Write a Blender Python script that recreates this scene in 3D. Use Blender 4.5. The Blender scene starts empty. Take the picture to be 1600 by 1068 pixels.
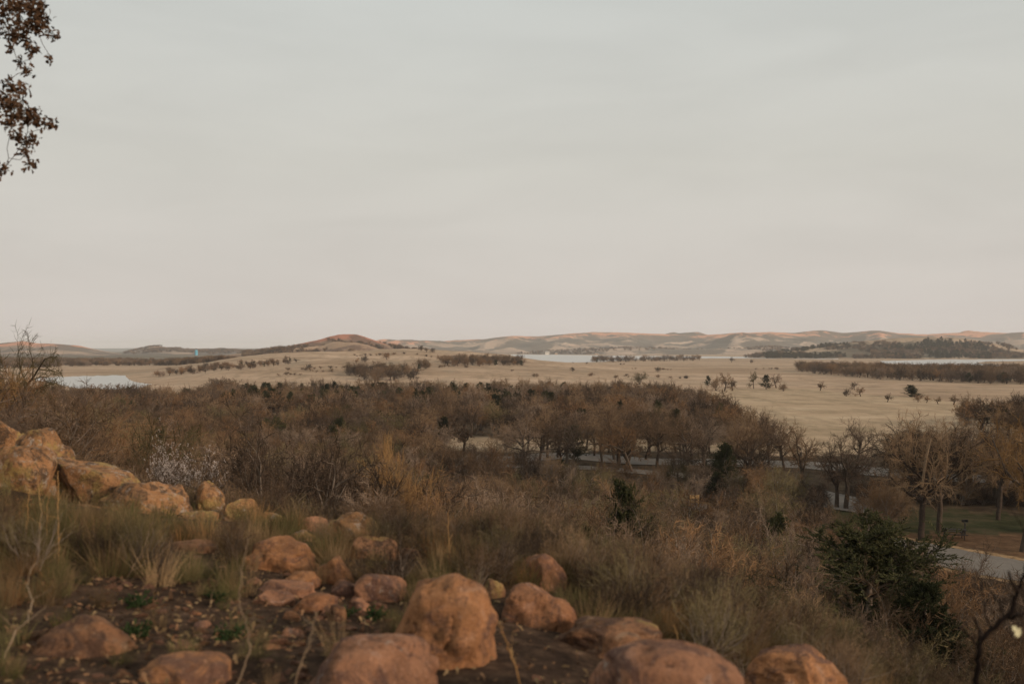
import bpy, math, random
import numpy as np
from mathutils import Vector

# ------------------------------------------------------------------ camera, world, sun, exposure
SC = bpy.context.scene
C = SC.collection
F = 1556.0            # focal length in pixels of the 1600 wide photograph (35 mm on full frame)
HZ = 545.0            # row of the horizon
cam = bpy.data.cameras.new('camera')
cam.lens = 35; cam.sensor_width = 36; cam.clip_start = 0.1; cam.clip_end = 60000
cam.shift_y = 11 / 1600
cam.dof.use_dof = True; cam.dof.focus_distance = 120; cam.dof.aperture_fstop = 1.9
camo = bpy.data.objects.new('camera', cam); C.objects.link(camo)
camo.location = (0, 0, 0); camo.rotation_euler = (math.radians(90), 0, 0)
SC.camera = camo

SUN_EL = math.radians(17); SUN_AZ = math.atan2(0.86, -0.5)      # low sun behind the camera, to the right
w = bpy.data.worlds.new('World'); SC.world = w; w.use_nodes = True
nt = w.node_tree; nt.nodes.clear()
out = nt.nodes.new('ShaderNodeOutputWorld')
sky = nt.nodes.new('ShaderNodeTexSky'); sky.sky_type = 'NISHITA'; sky.sun_disc = False
sky.sun_elevation = SUN_EL; sky.sun_rotation = SUN_AZ; sky.dust_density = 2.5
bg1 = nt.nodes.new('ShaderNodeBackground'); bg1.inputs[1].default_value = 0.06
nt.links.new(sky.outputs[0], bg1.inputs[0])
tc = nt.nodes.new('ShaderNodeTexCoord')
sep = nt.nodes.new('ShaderNodeSeparateXYZ'); nt.links.new(tc.outputs['Generated'], sep.inputs[0])
rmp = nt.nodes.new('ShaderNodeValToRGB'); nt.links.new(sep.outputs[2], rmp.inputs[0])
e = rmp.color_ramp.elements
e[0].position = 0.0; e[0].color = (0.615, 0.562, 0.53, 1)
e[1].position = 0.34; e[1].color = (0.57, 0.585, 0.555, 1)
x = e.new(0.06); x.color = (0.605, 0.562, 0.52, 1)
x = e.new(0.18); x.color = (0.595, 0.578, 0.525, 1)
mp = nt.nodes.new('ShaderNodeMapping'); mp.inputs['Scale'].default_value = (1.6, 1.6, 7)
nt.links.new(tc.outputs['Generated'], mp.inputs[0])
cn = nt.nodes.new('ShaderNodeTexNoise'); cn.inputs['Scale'].default_value = 2.6; cn.inputs['Distortion'].default_value = .4; cn.inputs['Detail'].default_value = 5
nt.links.new(mp.outputs[0], cn.inputs[0])
mr = nt.nodes.new('ShaderNodeMapRange'); mr.inputs[1].default_value = 0.36; mr.inputs[2].default_value = 0.64
mr.inputs[3].default_value = 1.05; mr.inputs[4].default_value = 1.115
nt.links.new(cn.outputs[0], mr.inputs[0])
bg2 = nt.nodes.new('ShaderNodeBackground'); nt.links.new(rmp.outputs[0], bg2.inputs[0]); nt.links.new(mr.outputs[0], bg2.inputs[1])
mix = nt.nodes.new('ShaderNodeMixShader'); mix.inputs[0].default_value = 0.93      # thin even cloud veil over the sky
nt.links.new(bg1.outputs[0], mix.inputs[1]); nt.links.new(bg2.outputs[0], mix.inputs[2]); nt.links.new(mix.outputs[0], out.inputs[0])

sun = bpy.data.lights.new('sun', 'SUN'); sun.energy = 2.6; sun.angle = math.radians(6); sun.color = (1.0, 0.80, 0.62)
suno = bpy.data.objects.new('sun', sun); C.objects.link(suno)
sd = Vector((math.sin(SUN_AZ) * math.cos(SUN_EL), math.cos(SUN_AZ) * math.cos(SUN_EL), math.sin(SUN_EL)))
suno.rotation_euler = sd.to_track_quat('Z', 'Y').to_euler(); suno.location = sd * 200
SC.view_settings.view_transform = 'Standard'; SC.view_settings.look = 'None'
SC.view_settings.exposure = 0; SC.view_settings.gamma = 1; SC.view_settings.use_curve_mapping = False
SC.render.engine = 'CYCLES'
SC.cycles.max_bounces = 5; SC.cycles.diffuse_bounces = 3; SC.cycles.transparent_max_bounces = 4
SC.cycles.volume_bounces = 1
SC.cycles.use_denoising = True

# ------------------------------------------------------------------ noise, terrain
def _h(ix, iy, iz, s):
    n = (ix * 374761393 + iy * 668265263 + iz * 2147483647 + s * 1274126177) & 0xffffffff
    n = ((n ^ (n >> 13)) * 1274126177) & 0xffffffff
    n = (n ^ (n >> 16)) & 0xffff
    return n / 32767.5 - 1.0
def vnoise(x, y, z=0.0, s=0):
    x, y, z = np.broadcast_arrays(np.asarray(x, float), np.asarray(y, float), np.asarray(z, float))
    ix = np.floor(x).astype(np.int64); iy = np.floor(y).astype(np.int64); iz = np.floor(z).astype(np.int64)
    fx = x - ix; fy = y - iy; fz = z - iz
    fx = fx * fx * (3 - 2 * fx); fy = fy * fy * (3 - 2 * fy); fz = fz * fz * (3 - 2 * fz)
    r = 0
    for a in (0, 1):
        wa = fx if a else 1 - fx
        for b in (0, 1):
            wb = fy if b else 1 - fy
            for c in (0, 1):
                wc = fz if c else 1 - fz
                r = r + wa * wb * wc * _h(ix + a, iy + b, iz + c, s)
    return r
def fbm(x, y, z=0.0, s=0, o=4):
    r = 0; a = 1.0; f = 1.0
    for i in range(o):
        r = r + a * vnoise(np.asarray(x) * f, np.asarray(y) * f, np.asarray(z) * f, s + i * 7); a *= 0.5; f *= 2.03
    return r
def sstep(a, b, v):
    t = np.clip((v - a) / (b - a), 0, 1); return t * t * (3 - 2 * t)

PLAIN = -15.5
TT = np.array([-.85, -.55, -.40, -.26, -.13, 0, .15, .26, .40, .55, .85])
YY = np.array([10, 14, 20, 30, 45, 60, 80, 110, 160, 250.])
TZ = np.array([
    [-1.2, -1.4, -2.0, -3.0, -4.5, -5.2, -6.2, -8.2, -11.5, -15.5],
    [-1.5, -1.8, -2.8, -4.2, -5.4, -6.2, -7.6, -9.8, -13.2, -15.5],
    [-1.7, -2.3, -3.7, -5.4, -7.2, -8.4, -10.0, -12.2, -14.6, -15.5],
    [-1.85, -2.6, -4.2, -6.2, -8.8, -10.6, -12.4, -14.2, -15.2, -15.5],
    [-2.0, -3.1, -4.9, -7.0, -10.0, -12.0, -14.2, -15.1, -15.5, -15.5],
    [-2.15, -3.6, -5.5, -7.7, -10.8, -13.0, -14.8, -15.4, -15.5, -15.5],
    [-2.6, -4.2, -6.2, -8.6, -11.8, -13.9, -15.2, -15.5, -15.5, -15.5],
    [-3.0, -4.8, -6.9, -9.4, -12.5, -14.4, -15.3, -15.5, -15.5, -15.5],
    [-3.9, -5.9, -7.9, -10.2, -13.1, -14.8, -15.4, -15.5, -15.5, -15.5],
    [-4.6, -6.5, -8.4, -10.6, -13.3, -14.9, -15.4, -15.5, -15.5, -15.5],
    [-6.0, -7.4, -9.0, -11.2, -13.6, -15.0, -15.4, -15.5, -15.5, -15.5]])

def terrain(x, y):
    x = np.asarray(x, float); y = np.asarray(y, float)
    t = x / np.maximum(y, 6.0)
    tt = np.clip(t, TT[0], TT[-1]); yy = np.clip(y, YY[0], YY[-1])
    i = np.clip(np.searchsorted(TT, tt) - 1, 0, len(TT) - 2); j = np.clip(np.searchsorted(YY, yy) - 1, 0, len(YY) - 2)
    a = (tt - TT[i]) / (TT[i + 1] - TT[i]); b = (yy - YY[j]) / (YY[j + 1] - YY[j])
    far = (TZ[i, j] * (1 - a) + TZ[i + 1, j] * a) * (1 - b) + (TZ[i, j + 1] * (1 - a) + TZ[i + 1, j + 1] * a) * b
    xc = np.clip(x, -14, 14); yc = np.clip(y, -6, 16)
    near = -1.6 - 0.045 * yc - 0.085 * xc - 0.13 * np.maximum(xc, 0) ** 1.5
    s = sstep(8.8, 13.0, y)
    z = near * (1 - s) + far * s
    amp = sstep(170, 60, y)
    r = np.hypot(x, y)
    z = z + amp * (0.05 * fbm(x / 1.3, y / 1.3, 0, 3, 4) + sstep(12, 30, y) * 0.35 * fbm(x / 9, y / 9, 0, 5, 3) * sstep(-15.4, -12.5, z))
    # grassy rise with its crest some 700 m out, left of centre
    rx = np.where(x + 95 < 0, 210.0, 125.0); ry = np.where(y - 800 < 0, 270.0, 190.0)
    rise = np.exp(-((x + 95) / rx) ** 2 - ((y - 800) / ry) ** 2) * sstep(-.40, -.26, t)
    z = z + 13.6 * rise * sstep(400, 520, y)
    z = z + 2.6 * fbm(x / 75, y / 75, 0, 11, 5) * np.clip(rise * 1.5, 0, 1) * sstep(400, 520, y)
    z = z - 1.0 * sstep(3000, 9000, r)
    return z

def at(px, d):                       # world x of a photo column at distance d
    return (px - 800) / F * d
def zat(py, d):
    return -(py - HZ) / F * d
def hit(px, py, d0=3.0, d1=6000.0):   # where the ground shows at a photo pixel
    ds = np.geomspace(d0, d1, 4000)
    k = (zat(py, ds) < terrain(at(px, ds), ds))
    n = int(np.argmax(k)) if k.any() else len(ds) - 1
    d = ds[n]
    return at(px, d), d, float(terrain(at(px, d), d))

# ------------------------------------------------------------------ materials
def node(nt, t, **kw):
    n = nt.nodes.new(t)
    for k, v in kw.items(): setattr(n, k, v)
    return n
def newmat(name, rough=0.9, spec=0.1):
    m = bpy.data.materials.new(name); m.use_nodes = True
    b = m.node_tree.nodes['Principled BSDF']
    b.inputs['Roughness'].default_value = rough
    b.inputs['Specular IOR Level'].default_value = spec
    return m, m.node_tree, b
def ramp(nt, src, stops):
    r = nt.nodes.new('ShaderNodeValToRGB'); e = r.color_ramp.elements
    e[0].position = stops[0][0]; e[0].color = (*stops[0][1], 1)
    e[1].position = stops[-1][0]; e[1].color = (*stops[-1][1], 1)
    for p, c in stops[1:-1]:
        x = e.new(p); x.color = (*c, 1)
    nt.links.new(src, r.inputs[0]); return r.outputs[0]
def noise(nt, vec, scale, detail=4, rough=0.55, dist=0.0):
    n = nt.nodes.new('ShaderNodeTexNoise'); n.inputs['Scale'].default_value = scale
    n.inputs['Detail'].default_value = detail; n.inputs['Roughness'].default_value = rough; n.inputs['Distortion'].default_value = dist
    if vec is not None: nt.links.new(vec, n.inputs['Vector'])
    return n.outputs[0]
def mixc(nt, fac, a, b, mode='MIX'):
    m = nt.nodes.new('ShaderNodeMix'); m.data_type = 'RGBA'; m.blend_type = mode
    for k, v in ((0, fac), (6, a), (7, b)):
        if isinstance(v, (int, float)): m.inputs[k].default_value = v
        elif isinstance(v, tuple): m.inputs[k].default_value = (*v, 1)
        else: nt.links.new(v, m.inputs[k])
    return m.outputs[2]
def maprange(nt, v, a, b, c=0.0, d=1.0):
    m = nt.nodes.new('ShaderNodeMapRange'); nt.links.new(v, m.inputs[0])
    for i, q in enumerate((a, b, c, d)): m.inputs[i + 1].default_value = q
    return m.outputs[0]
def mathn(nt, op, a, b=0.0):
    m = nt.nodes.new('ShaderNodeMath'); m.operation = op
    for k, v in ((0, a), (1, b)):
        if isinstance(v, (int, float)): m.inputs[k].default_value = v
        else: nt.links.new(v, m.inputs[k])
    return m.outputs[0]
def bump(nt, b, h, strength, dist):
    n = nt.nodes.new('ShaderNodeBump'); n.inputs['Strength'].default_value = strength; n.inputs['Distance'].default_value = dist
    nt.links.new(h, n.inputs['Height']); nt.links.new(n.outputs[0], b.inputs['Normal'])
def objcoord(nt, scale=None):
    tcn = nt.nodes.new('ShaderNodeTexCoord')
    if scale is None: return tcn.outputs['Object']
    m = nt.nodes.new('ShaderNodeMapping'); m.inputs['Scale'].default_value = scale
    nt.links.new(tcn.outputs['Object'], m.inputs[0]); return m.outputs[0]
def worldpos(nt, scale=None):
    g = nt.nodes.new('ShaderNodeNewGeometry')
    if scale is None: return g.outputs['Position']
    m = nt.nodes.new('ShaderNodeMapping'); m.inputs['Scale'].default_value = scale
    nt.links.new(g.outputs['Position'], m.inputs[0]); return m.outputs[0]

def plantmat(name, cols, rough=0.9, patch=0.8, spec=0.05):
    """bark, twigs or foliage: tone varies inside the plant and from plant to plant"""
    m, nt, b = newmat(name, rough, spec)
    oi = nt.nodes.new('ShaderNodeObjectInfo')
    n = noise(nt, worldpos(nt), patch, 3)
    v = mathn(nt, 'ADD', mathn(nt, 'MULTIPLY', n, 0.6), mathn(nt, 'MULTIPLY', oi.outputs['Random'], 0.4))
    k = len(cols)
    c = ramp(nt, v, [(0.28 + 0.44 * i / (k - 1), q) for i, q in enumerate(cols)])
    nt.links.new(c, b.inputs['Base Color']); return m

M = {}
M['bark'] = plantmat('dark_bark', [(.045, .032, .025), (.075, .054, .04), (.11, .085, .065)], patch=3)
M['barkgrey'] = plantmat('grey_bark', [(.09, .066, .05), (.17, .13, .10), (.28, .22, .175)], patch=3)
M['deadwood'] = plantmat('pale_deadwood', [(.15, .10, .062), (.24, .165, .105), (.34, .25, .165)], patch=8)
M['twigbrown'] = plantmat('brown_twigs', [(.07, .044, .028), (.14, .088, .052), (.25, .16, .092)])
M['twiggrey'] = plantmat('grey_twigs', [(.075, .05, .035), (.145, .10, .07), (.27, .19, .135)])
M['twigrust'] = plantmat('rusty_twigs', [(.10, .055, .03), (.175, .098, .05), (.27, .155, .08)])
M['twigdark'] = plantmat('dark_twigs', [(.035, .024, .017), (.06, .041, .029), (.10, .068, .048)])
M['twiggold'] = plantmat('golden_twigs', [(.18, .10, .042), (.26, .15, .065), (.35, .21, .09)])
M['twigolive'] = plantmat('olive_twigs', [(.07, .055, .028), (.12, .092, .045), (.19, .145, .075)])
M['cedar'] = plantmat('cedar_foliage', [(.022, .024, .011), (.038, .039, .017), (.062, .058, .025)], patch=1.5)
M['cedarfar'] = plantmat('far_cedar_foliage', [(.035, .042, .028), (.055, .06, .04), (.08, .08, .055)], patch=.1)
M['blossom'] = plantmat('white_blossom', [(.36, .30, .26), (.46, .39, .35), (.6, .52, .47)])
M['leafdry'] = plantmat('dry_oak_leaves', [(.075, .042, .024), (.15, .082, .045), (.29, .16, .085)], patch=14)
M['leaflight'] = plantmat('yellow_leaf', [(.45, .38, .2), (.55, .48, .28), (.6, .55, .35)])
M['grassgreen'] = plantmat('green_grass', [(.06, .056, .022), (.105, .093, .037), (.165, .135, .06)], patch=1.6)
M['grassdry'] = plantmat('dry_grass', [(.09, .058, .03), (.17, .11, .056), (.29, .19, .10)], patch=1.6)
M['grassrust'] = plantmat('rusty_grass', [(.20, .095, .038), (.28, .14, .055), (.36, .20, .085)], patch=1.6)
M['blackstem'] = plantmat('black_stem', [(.010, .007, .006), (.018, .013, .011), (.03, .022, .018)], 1.0, 8, 0.0)
M['weed'] = plantmat('green_weed', [(.02, .032, .012), (.03, .046, .017), (.042, .062, .025)], patch=6)
M['stalk'] = plantmat('golden_stalk', [(.30, .15, .055), (.42, .23, .09), (.5, .30, .13)], patch=6)

# ground
m, nt_, b = newmat('ground', 0.95, 0.03); M['ground'] = m
def attr(nt, n):
    a = nt.nodes.new('ShaderNodeAttribute'); a.attribute_name = n; return a.outputs['Fac']
P = worldpos(nt_)
soil = ramp(nt_, noise(nt_, P, 5, 8, 0.7), [(.3, (.022, .014, .010)), (.48, (.055, .034, .023)), (.6, (.095, .058, .038)), (.72, (.19, .12, .08))])
litter = ramp(nt_, noise(nt_, P, .6, 8, 0.7), [(.3, (.03, .02, .013)), (.5, (.062, .042, .026)), (.7, (.13, .088, .052))])
Pm = worldpos(nt_, (.009, .020, .02))
n1 = noise(nt_, Pm, 1.0, 9, 0.62)
meadow = ramp(nt_, n1, [(.3, (.26, .175, .112)), (.45, (.37, .255, .168)), (.56, (.45, .315, .215)), (.7, (.53, .38, .27))])
Ps = worldpos(nt_, (.05, .09, .1))
n2 = noise(nt_, Ps, 1.0, 8, 0.7)
meadow = mixc(nt_, maprange(nt_, n2, .46, .33, 0, .8), meadow, (.19, .13, .082))
meadow = mixc(nt_, maprange(nt_, noise(nt_, worldpos(nt_, (.004, .006, .01)), 1.0, 9, .7), .52, .62, 0, .45), meadow, (.33, .25, .175))
near_f = ramp(nt_, noise(nt_, worldpos(nt_, (.05, .085, .1)), 1.0, 10, 0.72), [(.30, (.27, .20, .12)), (.46, (.40, .285, .185)), (.58, (.46, .335, .22)), (.7, (.53, .40, .28))])
tus = noise(nt_, worldpos(nt_, (.16, .045, .1)), 1.0, 8, .75)
tus2 = noise(nt_, worldpos(nt_, (.05, .014, .1)), 1.0, 8, .7)
meadow = mixc(nt_, maprange(nt_, tus, .50, .62, 0, .55), meadow, (.21, .155, .10))
meadow = mixc(nt_, maprange(nt_, tus2, .54, .64, 0, .5), meadow, (.30, .235, .165))
near_f = mixc(nt_, maprange(nt_, tus, .48, .62, 0, .55), near_f, (.20, .155, .095))
base = mixc(nt_, attr(nt_, 'soil'), litter, soil)
base = mixc(nt_, attr(nt_, 'meadow'), base, meadow)
base = mixc(nt_, attr(nt_, 'nearfield'), base, near_f)
lawn = ramp(nt_, noise(nt_, P, .35, 6, .7), [(.35, (.027, .027, .012)), (.5, (.045, .044, .02)), (.62, (.075, .058, .032))])  # tree shade over the lawn is put into this dark colour
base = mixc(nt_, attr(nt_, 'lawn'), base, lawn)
leafl = ramp(nt_, noise(nt_, P, .9, 8, .75), [(.3, (.06, .034, .019)), (.5, (.11, .062, .034)), (.66, (.19, .112, .062))])
base = mixc(nt_, attr(nt_, 'leafy'), base, leafl)
farl = ramp(nt_, noise(nt_, worldpos(nt_, (.0011, .003, .001)), 1, 8, .65), [(.36, (.075, .066, .048)), (.5, (.13, .11, .08)), (.64, (.26, .20, .14))])
base = mixc(nt_, attr(nt_, 'farland'), base, farl)
nt_.links.new(base, b.inputs['Base Color'])
bump(nt_, b, noise(nt_, P, 7, 8, .7), .8, .06)

# boulders
def rockmat(name, red, dark, pale, lich, lamt, yel=0.0):
    m, nt, b = newmat(name, 0.88, 0.15)
    tcn = nt.nodes.new('ShaderNodeTexCoord'); oi = nt.nodes.new('ShaderNodeObjectInfo')
    va = nt.nodes.new('ShaderNodeVectorMath'); va.operation = 'MULTIPLY_ADD'
    nt.links.new(oi.outputs['Random'], va.inputs[0]); va.inputs[1].default_value = (37, 51, 23); nt.links.new(tcn.outputs['Object'], va.inputs[2])
    V = va.outputs[0]
    c = ramp(nt, noise(nt, V, 4.5, 8, .62, .6), [(.3, dark), (.46, red), (.6, tuple(q * 1.2 for q in red)), (.72, pale)])
    big = noise(nt, V, 1.9, 4, .6, .8)
    c = mixc(nt, maprange(nt, big, .48, .62, 0, .6), c, tuple(q * .5 for q in red))
    st = noise(nt, V, 3.2, 7, .72, 1.2)
    c = mixc(nt, maprange(nt, st, .50, .57, 0, .9), c, dark)
    c = mixc(nt, maprange(nt, noise(nt, V, 5.2, 6, .68, .9), .60, .66, 0, .8), c, pale)
    l1 = noise(nt, V, 6.5, 9, .75, .3)
    c = mixc(nt, maprange(nt, l1, .60 - lamt, .66 - lamt, 0, .75), c, lich)
    if yel:
        c = mixc(nt, maprange(nt, noise(nt, V, 2.6, 9, .72, .4), .56 - yel, .64 - yel, 0, .85), c, (.36, .24, .085))
    c = mixc(nt, maprange(nt, noise(nt, V, 14, 8, .75, .5), .52, .64, 0, .7), c, tuple(q * .7 for q in dark))
    sp = noise(nt, V, 60, 3, .7)
    c = mixc(nt, maprange(nt, sp, .60, .68, 0, .55), c, tuple(q * .5 for q in dark))
    c = mixc(nt, maprange(nt, sp, .40, .32, 0, .45), c, tuple(min(1, q * 1.4) for q in pale))
    nt.links.new(c, b.inputs['Base Color'])
    bn = mathn(nt, 'ADD', noise(nt, V, 9, 9, .7), mathn(nt, 'MULTIPLY', noise(nt, V, 45, 4, .7), .35))
    bump(nt, b, bn, 1.0, .06)
    return m
M['rockred'] = rockmat('red_granite', (.33, .15, .072), (.15, .08, .058), (.46, .25, .16), (.36, .28, .20), -.02)
M['rockorange'] = rockmat('orange_granite', (.39, .18, .08), (.17, .088, .06), (.50, .28, .17), (.30, .25, .16), -.05)
M['rocklichen'] = rockmat('lichened_granite', (.35, .175, .078), (.10, .062, .04), (.42, .28, .18), (.42, .36, .30), .05, .05)
M['rockpink'] = rockmat('pink_granite', (.37, .178, .098), (.14, .075, .056), (.48, .29, .205), (.42, .36, .30), .0)
M['rockbrown'] = rockmat('brown_granite', (.28, .135, .068), (.11, .06, .04), (.34, .21, .13), (.26, .20, .13), -.02, -.01)

# hills
def hillmat(name, grass, rocky, scrub, sc_amt, sc_scale, streak=(1, 1, 1)):
    m, nt, b = newmat(name, 0.95, 0.02)
    P = worldpos(nt, streak)
    c = ramp(nt, noise(nt, P, .006, 9, .62), [(.34, tuple(q * .5 for q in grass)), (.46, tuple(q * .85 for q in grass)), (.54, grass), (.64, tuple(min(.8, q * 1.35) for q in grass))])
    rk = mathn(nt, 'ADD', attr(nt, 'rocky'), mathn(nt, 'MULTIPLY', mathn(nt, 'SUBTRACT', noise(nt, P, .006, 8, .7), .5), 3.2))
    c = mixc(nt, maprange(nt, rk, .42, .72), c, rocky)  # height-based tint: reddish granite plus painted low-sun glow on the tops
    sc = mathn(nt, 'ADD', noise(nt, P, sc_scale, 9, .72), mathn(nt, 'MULTIPLY', attr(nt, 'gully'), .22))
    c = mixc(nt, maprange(nt, sc, .58 - sc_amt, .63 - sc_amt, 0, .9), c, scrub)
    nt.links.new(c, b.inputs['Base Color']); bump(nt, b, noise(nt, P, .03, 8, .7), .6, 6)
    return m
M['hillfar'] = hillmat('far_hill_ground', (.43, .315, .235), (.60, .30, .185), (.12, .105, .085), .075, .005)  # its orange carries painted alpenglow as well as granite
M['hillleft'] = hillmat('left_hill_ground', (.34, .24, .175), (.56, .26, .16), (.13, .105, .085), .05, .007)  # orange tops hold painted low sunlight over reddish rock
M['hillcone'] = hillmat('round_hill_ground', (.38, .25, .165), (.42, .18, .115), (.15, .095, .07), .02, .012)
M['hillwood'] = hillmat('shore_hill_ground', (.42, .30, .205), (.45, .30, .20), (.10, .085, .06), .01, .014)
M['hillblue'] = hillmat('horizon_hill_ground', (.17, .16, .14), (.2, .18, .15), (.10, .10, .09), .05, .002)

m, nt_, b = newmat('asphalt', .85, .3); M['road'] = m
P = worldpos(nt_)
c = ramp(nt_, noise(nt_, P, .5, 8, .65), [(.3, (.135, .108, .085)), (.55, (.20, .162, .13)), (.75, (.265, .22, .18))])
nt_.links.new(mixc(nt_, maprange(nt_, noise(nt_, P, 9, 3, .7), .35, .7), c, (.13, .115, .10)), b.inputs['Base Color'])
m, nt_, b = newmat('dry_verge', .95, .03); M['verge'] = m
nt_.links.new(ramp(nt_, noise(nt_, worldpos(nt_), 1.6, 8, .75), [(.35, (.14, .085, .045)), (.5, (.30, .19, .10)), (.65, (.42, .28, .16))]), b.inputs['Base Color'])
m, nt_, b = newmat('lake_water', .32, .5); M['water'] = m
b.inputs['Base Color'].default_value = (.42, .39, .36, 1)  # bright sky reflection is put into this pale base colour
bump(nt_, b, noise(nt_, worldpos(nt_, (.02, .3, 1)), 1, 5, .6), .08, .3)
def flat(name, col, rough=.8, var=.25, sc=3.0, spec=.2):
    m, nt, b = newmat(name, rough, spec)
    nt.links.new(ramp(nt, noise(nt, objcoord(nt), sc, 6, .65), [(.3, tuple(q * (1 - var) for q in col)), (.7, tuple(min(1, q * (1 + var)) for q in col))]), b.inputs['Base Color'])
    M[name] = m; return m
flat('timber_dark', (.028, .02, .015), .8, .4, 9); flat('timber_yellow', (.42, .25, .11), .7, .3, 9)
flat('iron_black', (.03, .027, .025), .6, .3, 9); flat('wall_white', (.72, .68, .62), .8, .1, .4)
flat('roof_grey', (.26, .24, .22), .7, .2, .5); flat('wall_tan', (.5, .34, .22), .8, .15, .4)
flat('tank_blue', (.10, .38, .50), .5, .15, .2); flat('pane_dark', (.04, .045, .05), .2, .2, 1, .5)

# ------------------------------------------------------------------ object helpers
def mesh_from(name, V, faces, mats, smooth=True, midx=None):
    me = bpy.data.meshes.new(name)
    V = np.asarray(V, np.float32)
    if isinstance(faces, tuple):                       # (quads array, tris array)
        q, t = faces
        loops = np.concatenate([np.asarray(q, np.int32).ravel(), np.asarray(t, np.int32).ravel()])
        nq, ntr = len(q), len(t)
        me.vertices.add(len(V)); me.vertices.foreach_set('co', V.ravel())
        me.loops.add(len(loops)); me.loops.foreach_set('vertex_index', loops)
        me.polygons.add(nq + ntr)
        st = np.concatenate([np.arange(nq) * 4, nq * 4 + np.arange(ntr) * 3]).astype(np.int32)
        me.polygons.foreach_set('loop_start', st)
        try:
            me.polygons.foreach_set('loop_total', np.concatenate([np.full(nq, 4), np.full(ntr, 3)]).astype(np.int32))
        except Exception: pass
        me.polygons.foreach_set('use_smooth', np.full(nq + ntr, smooth))
        if midx is not None: me.polygons.foreach_set('material_index', np.asarray(midx, np.int32))
        me.update(calc_edges=True)
    else:
        me.from_pydata([tuple(v) for v in V.tolist()], [], faces); me.update()
        me.polygons.foreach_set('use_smooth', np.full(len(me.polygons), smooth))
    for mm in (mats if isinstance(mats, (list, tuple)) else [mats]): me.materials.append(mm)
    return me
def tag(o, label=None, cat=None, group=None, kind=None):
    if label: o['label'] = label
    if cat: o['category'] = cat
    if group: o['group'] = group
    if kind: o['kind'] = kind
    return o
def link(name, me, parent=None, loc=None):
    o = bpy.data.objects.new(name, me); C.objects.link(o)
    if parent is not None: o.parent = parent
    if loc is not None: o.location = loc
    return o
def empty(name, loc=(0, 0, 0), rz=0.0):
    o = bpy.data.objects.new(name, None); C.objects.link(o); o.location = loc; o.rotation_euler = (0, 0, rz)
    o.empty_display_size = .2; return o
EMP = np.zeros((0, 4), int); EMT = np.zeros((0, 3), int)

def box(V, Fq, c, s, rz=0.0, rx=0.0):
    n = len(V); cx, cy, cz = c; a, b_, d = s[0] / 2, s[1] / 2, s[2] / 2
    cr, sr = math.cos(rz), math.sin(rz); cq, sq = math.cos(rx), math.sin(rx)
    for (i, j, k) in ((-1, -1, -1), (1, -1, -1), (1, 1, -1), (-1, 1, -1), (-1, -1, 1), (1, -1, 1), (1, 1, 1), (-1, 1, 1)):
        x_, y_, z_ = i * a, j * b_, k * d
        y_, z_ = y_ * cq - z_ * sq, y_ * sq + z_ * cq
        V.append((cx + x_ * cr - y_ * sr, cy + x_ * sr + y_ * cr, cz + z_))
    for f in ((0, 3, 2, 1), (4, 5, 6, 7), (0, 1, 5, 4), (1, 2, 6, 5), (2, 3, 7, 6), (3, 0, 4, 7)): Fq.append(tuple(n + q for q in f))
def boxpart(name, mat, parent, *boxes):
    V, Fq = [], []
    for bx in boxes: box(V, Fq, *bx)
    me = mesh_from(name, V, Fq, mat, smooth=False)
    return link(name, me, parent)

# ------------------------------------------------------------------ plants: vectorised branch growth
def norm(a): return a / np.maximum(np.linalg.norm(a, axis=-1, keepdims=True), 1e-9)
def grow(rng, P, D, L, R, nseg, wob, up, taper):
    pts = [P]; dirs = [norm(D)]; d = norm(D); L = np.asarray(L)
    for i in range(nseg):
        pts.append(pts[-1] + d * (L / nseg)[:, None])
        d = norm(d + rng.normal(0, wob, d.shape) + np.array([0, 0, up])); dirs.append(d)
    k = np.linspace(0, 1, nseg + 1)
    rad = np.asarray(R)[:, None] * (1 - (1 - taper) * k[None, :])
    return np.stack(pts, 1), np.stack(dirs, 1), rad, L
def spawn(rng, br, n, t0, t1, ang, angv, lr, lv, rr, flat_=0.0, taper_len=0.0):
    pts, dirs, rad, L = br; N, S = pts.shape[0], pts.shape[1] - 1
    idx = np.repeat(np.arange(N), n)
    t = np.tile(np.linspace(t0, t1, n), N) + rng.uniform(-.5, .5, N * n) * (t1 - t0) / max(n, 1)
    t = np.clip(t, 0.02, .999); f = t * S; i = np.floor(f).astype(int); f = f - i
    p = pts[idx, i] * (1 - f)[:, None] + pts[idx, i + 1] * f[:, None]
    r0 = rad[idx, i] * (1 - f) + rad[idx, i + 1] * f
    d = norm(dirs[idx, i])
    q = rng.normal(0, 1, d.shape); q[:, 2] *= (1 - flat_)
    q = norm(q - (q * d).sum(1)[:, None] * d)
    a = np.radians(ang + rng.normal(0, angv, len(t)))
    D = d * np.cos(a)[:, None] + q * np.sin(a)[:, None]
    Ln = L[idx] * lr * (1 + rng.uniform(-lv, lv, len(t))) * (1 - taper_len * t)
    return p, D, Ln, np.minimum(r0 * rr, r0)
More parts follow.
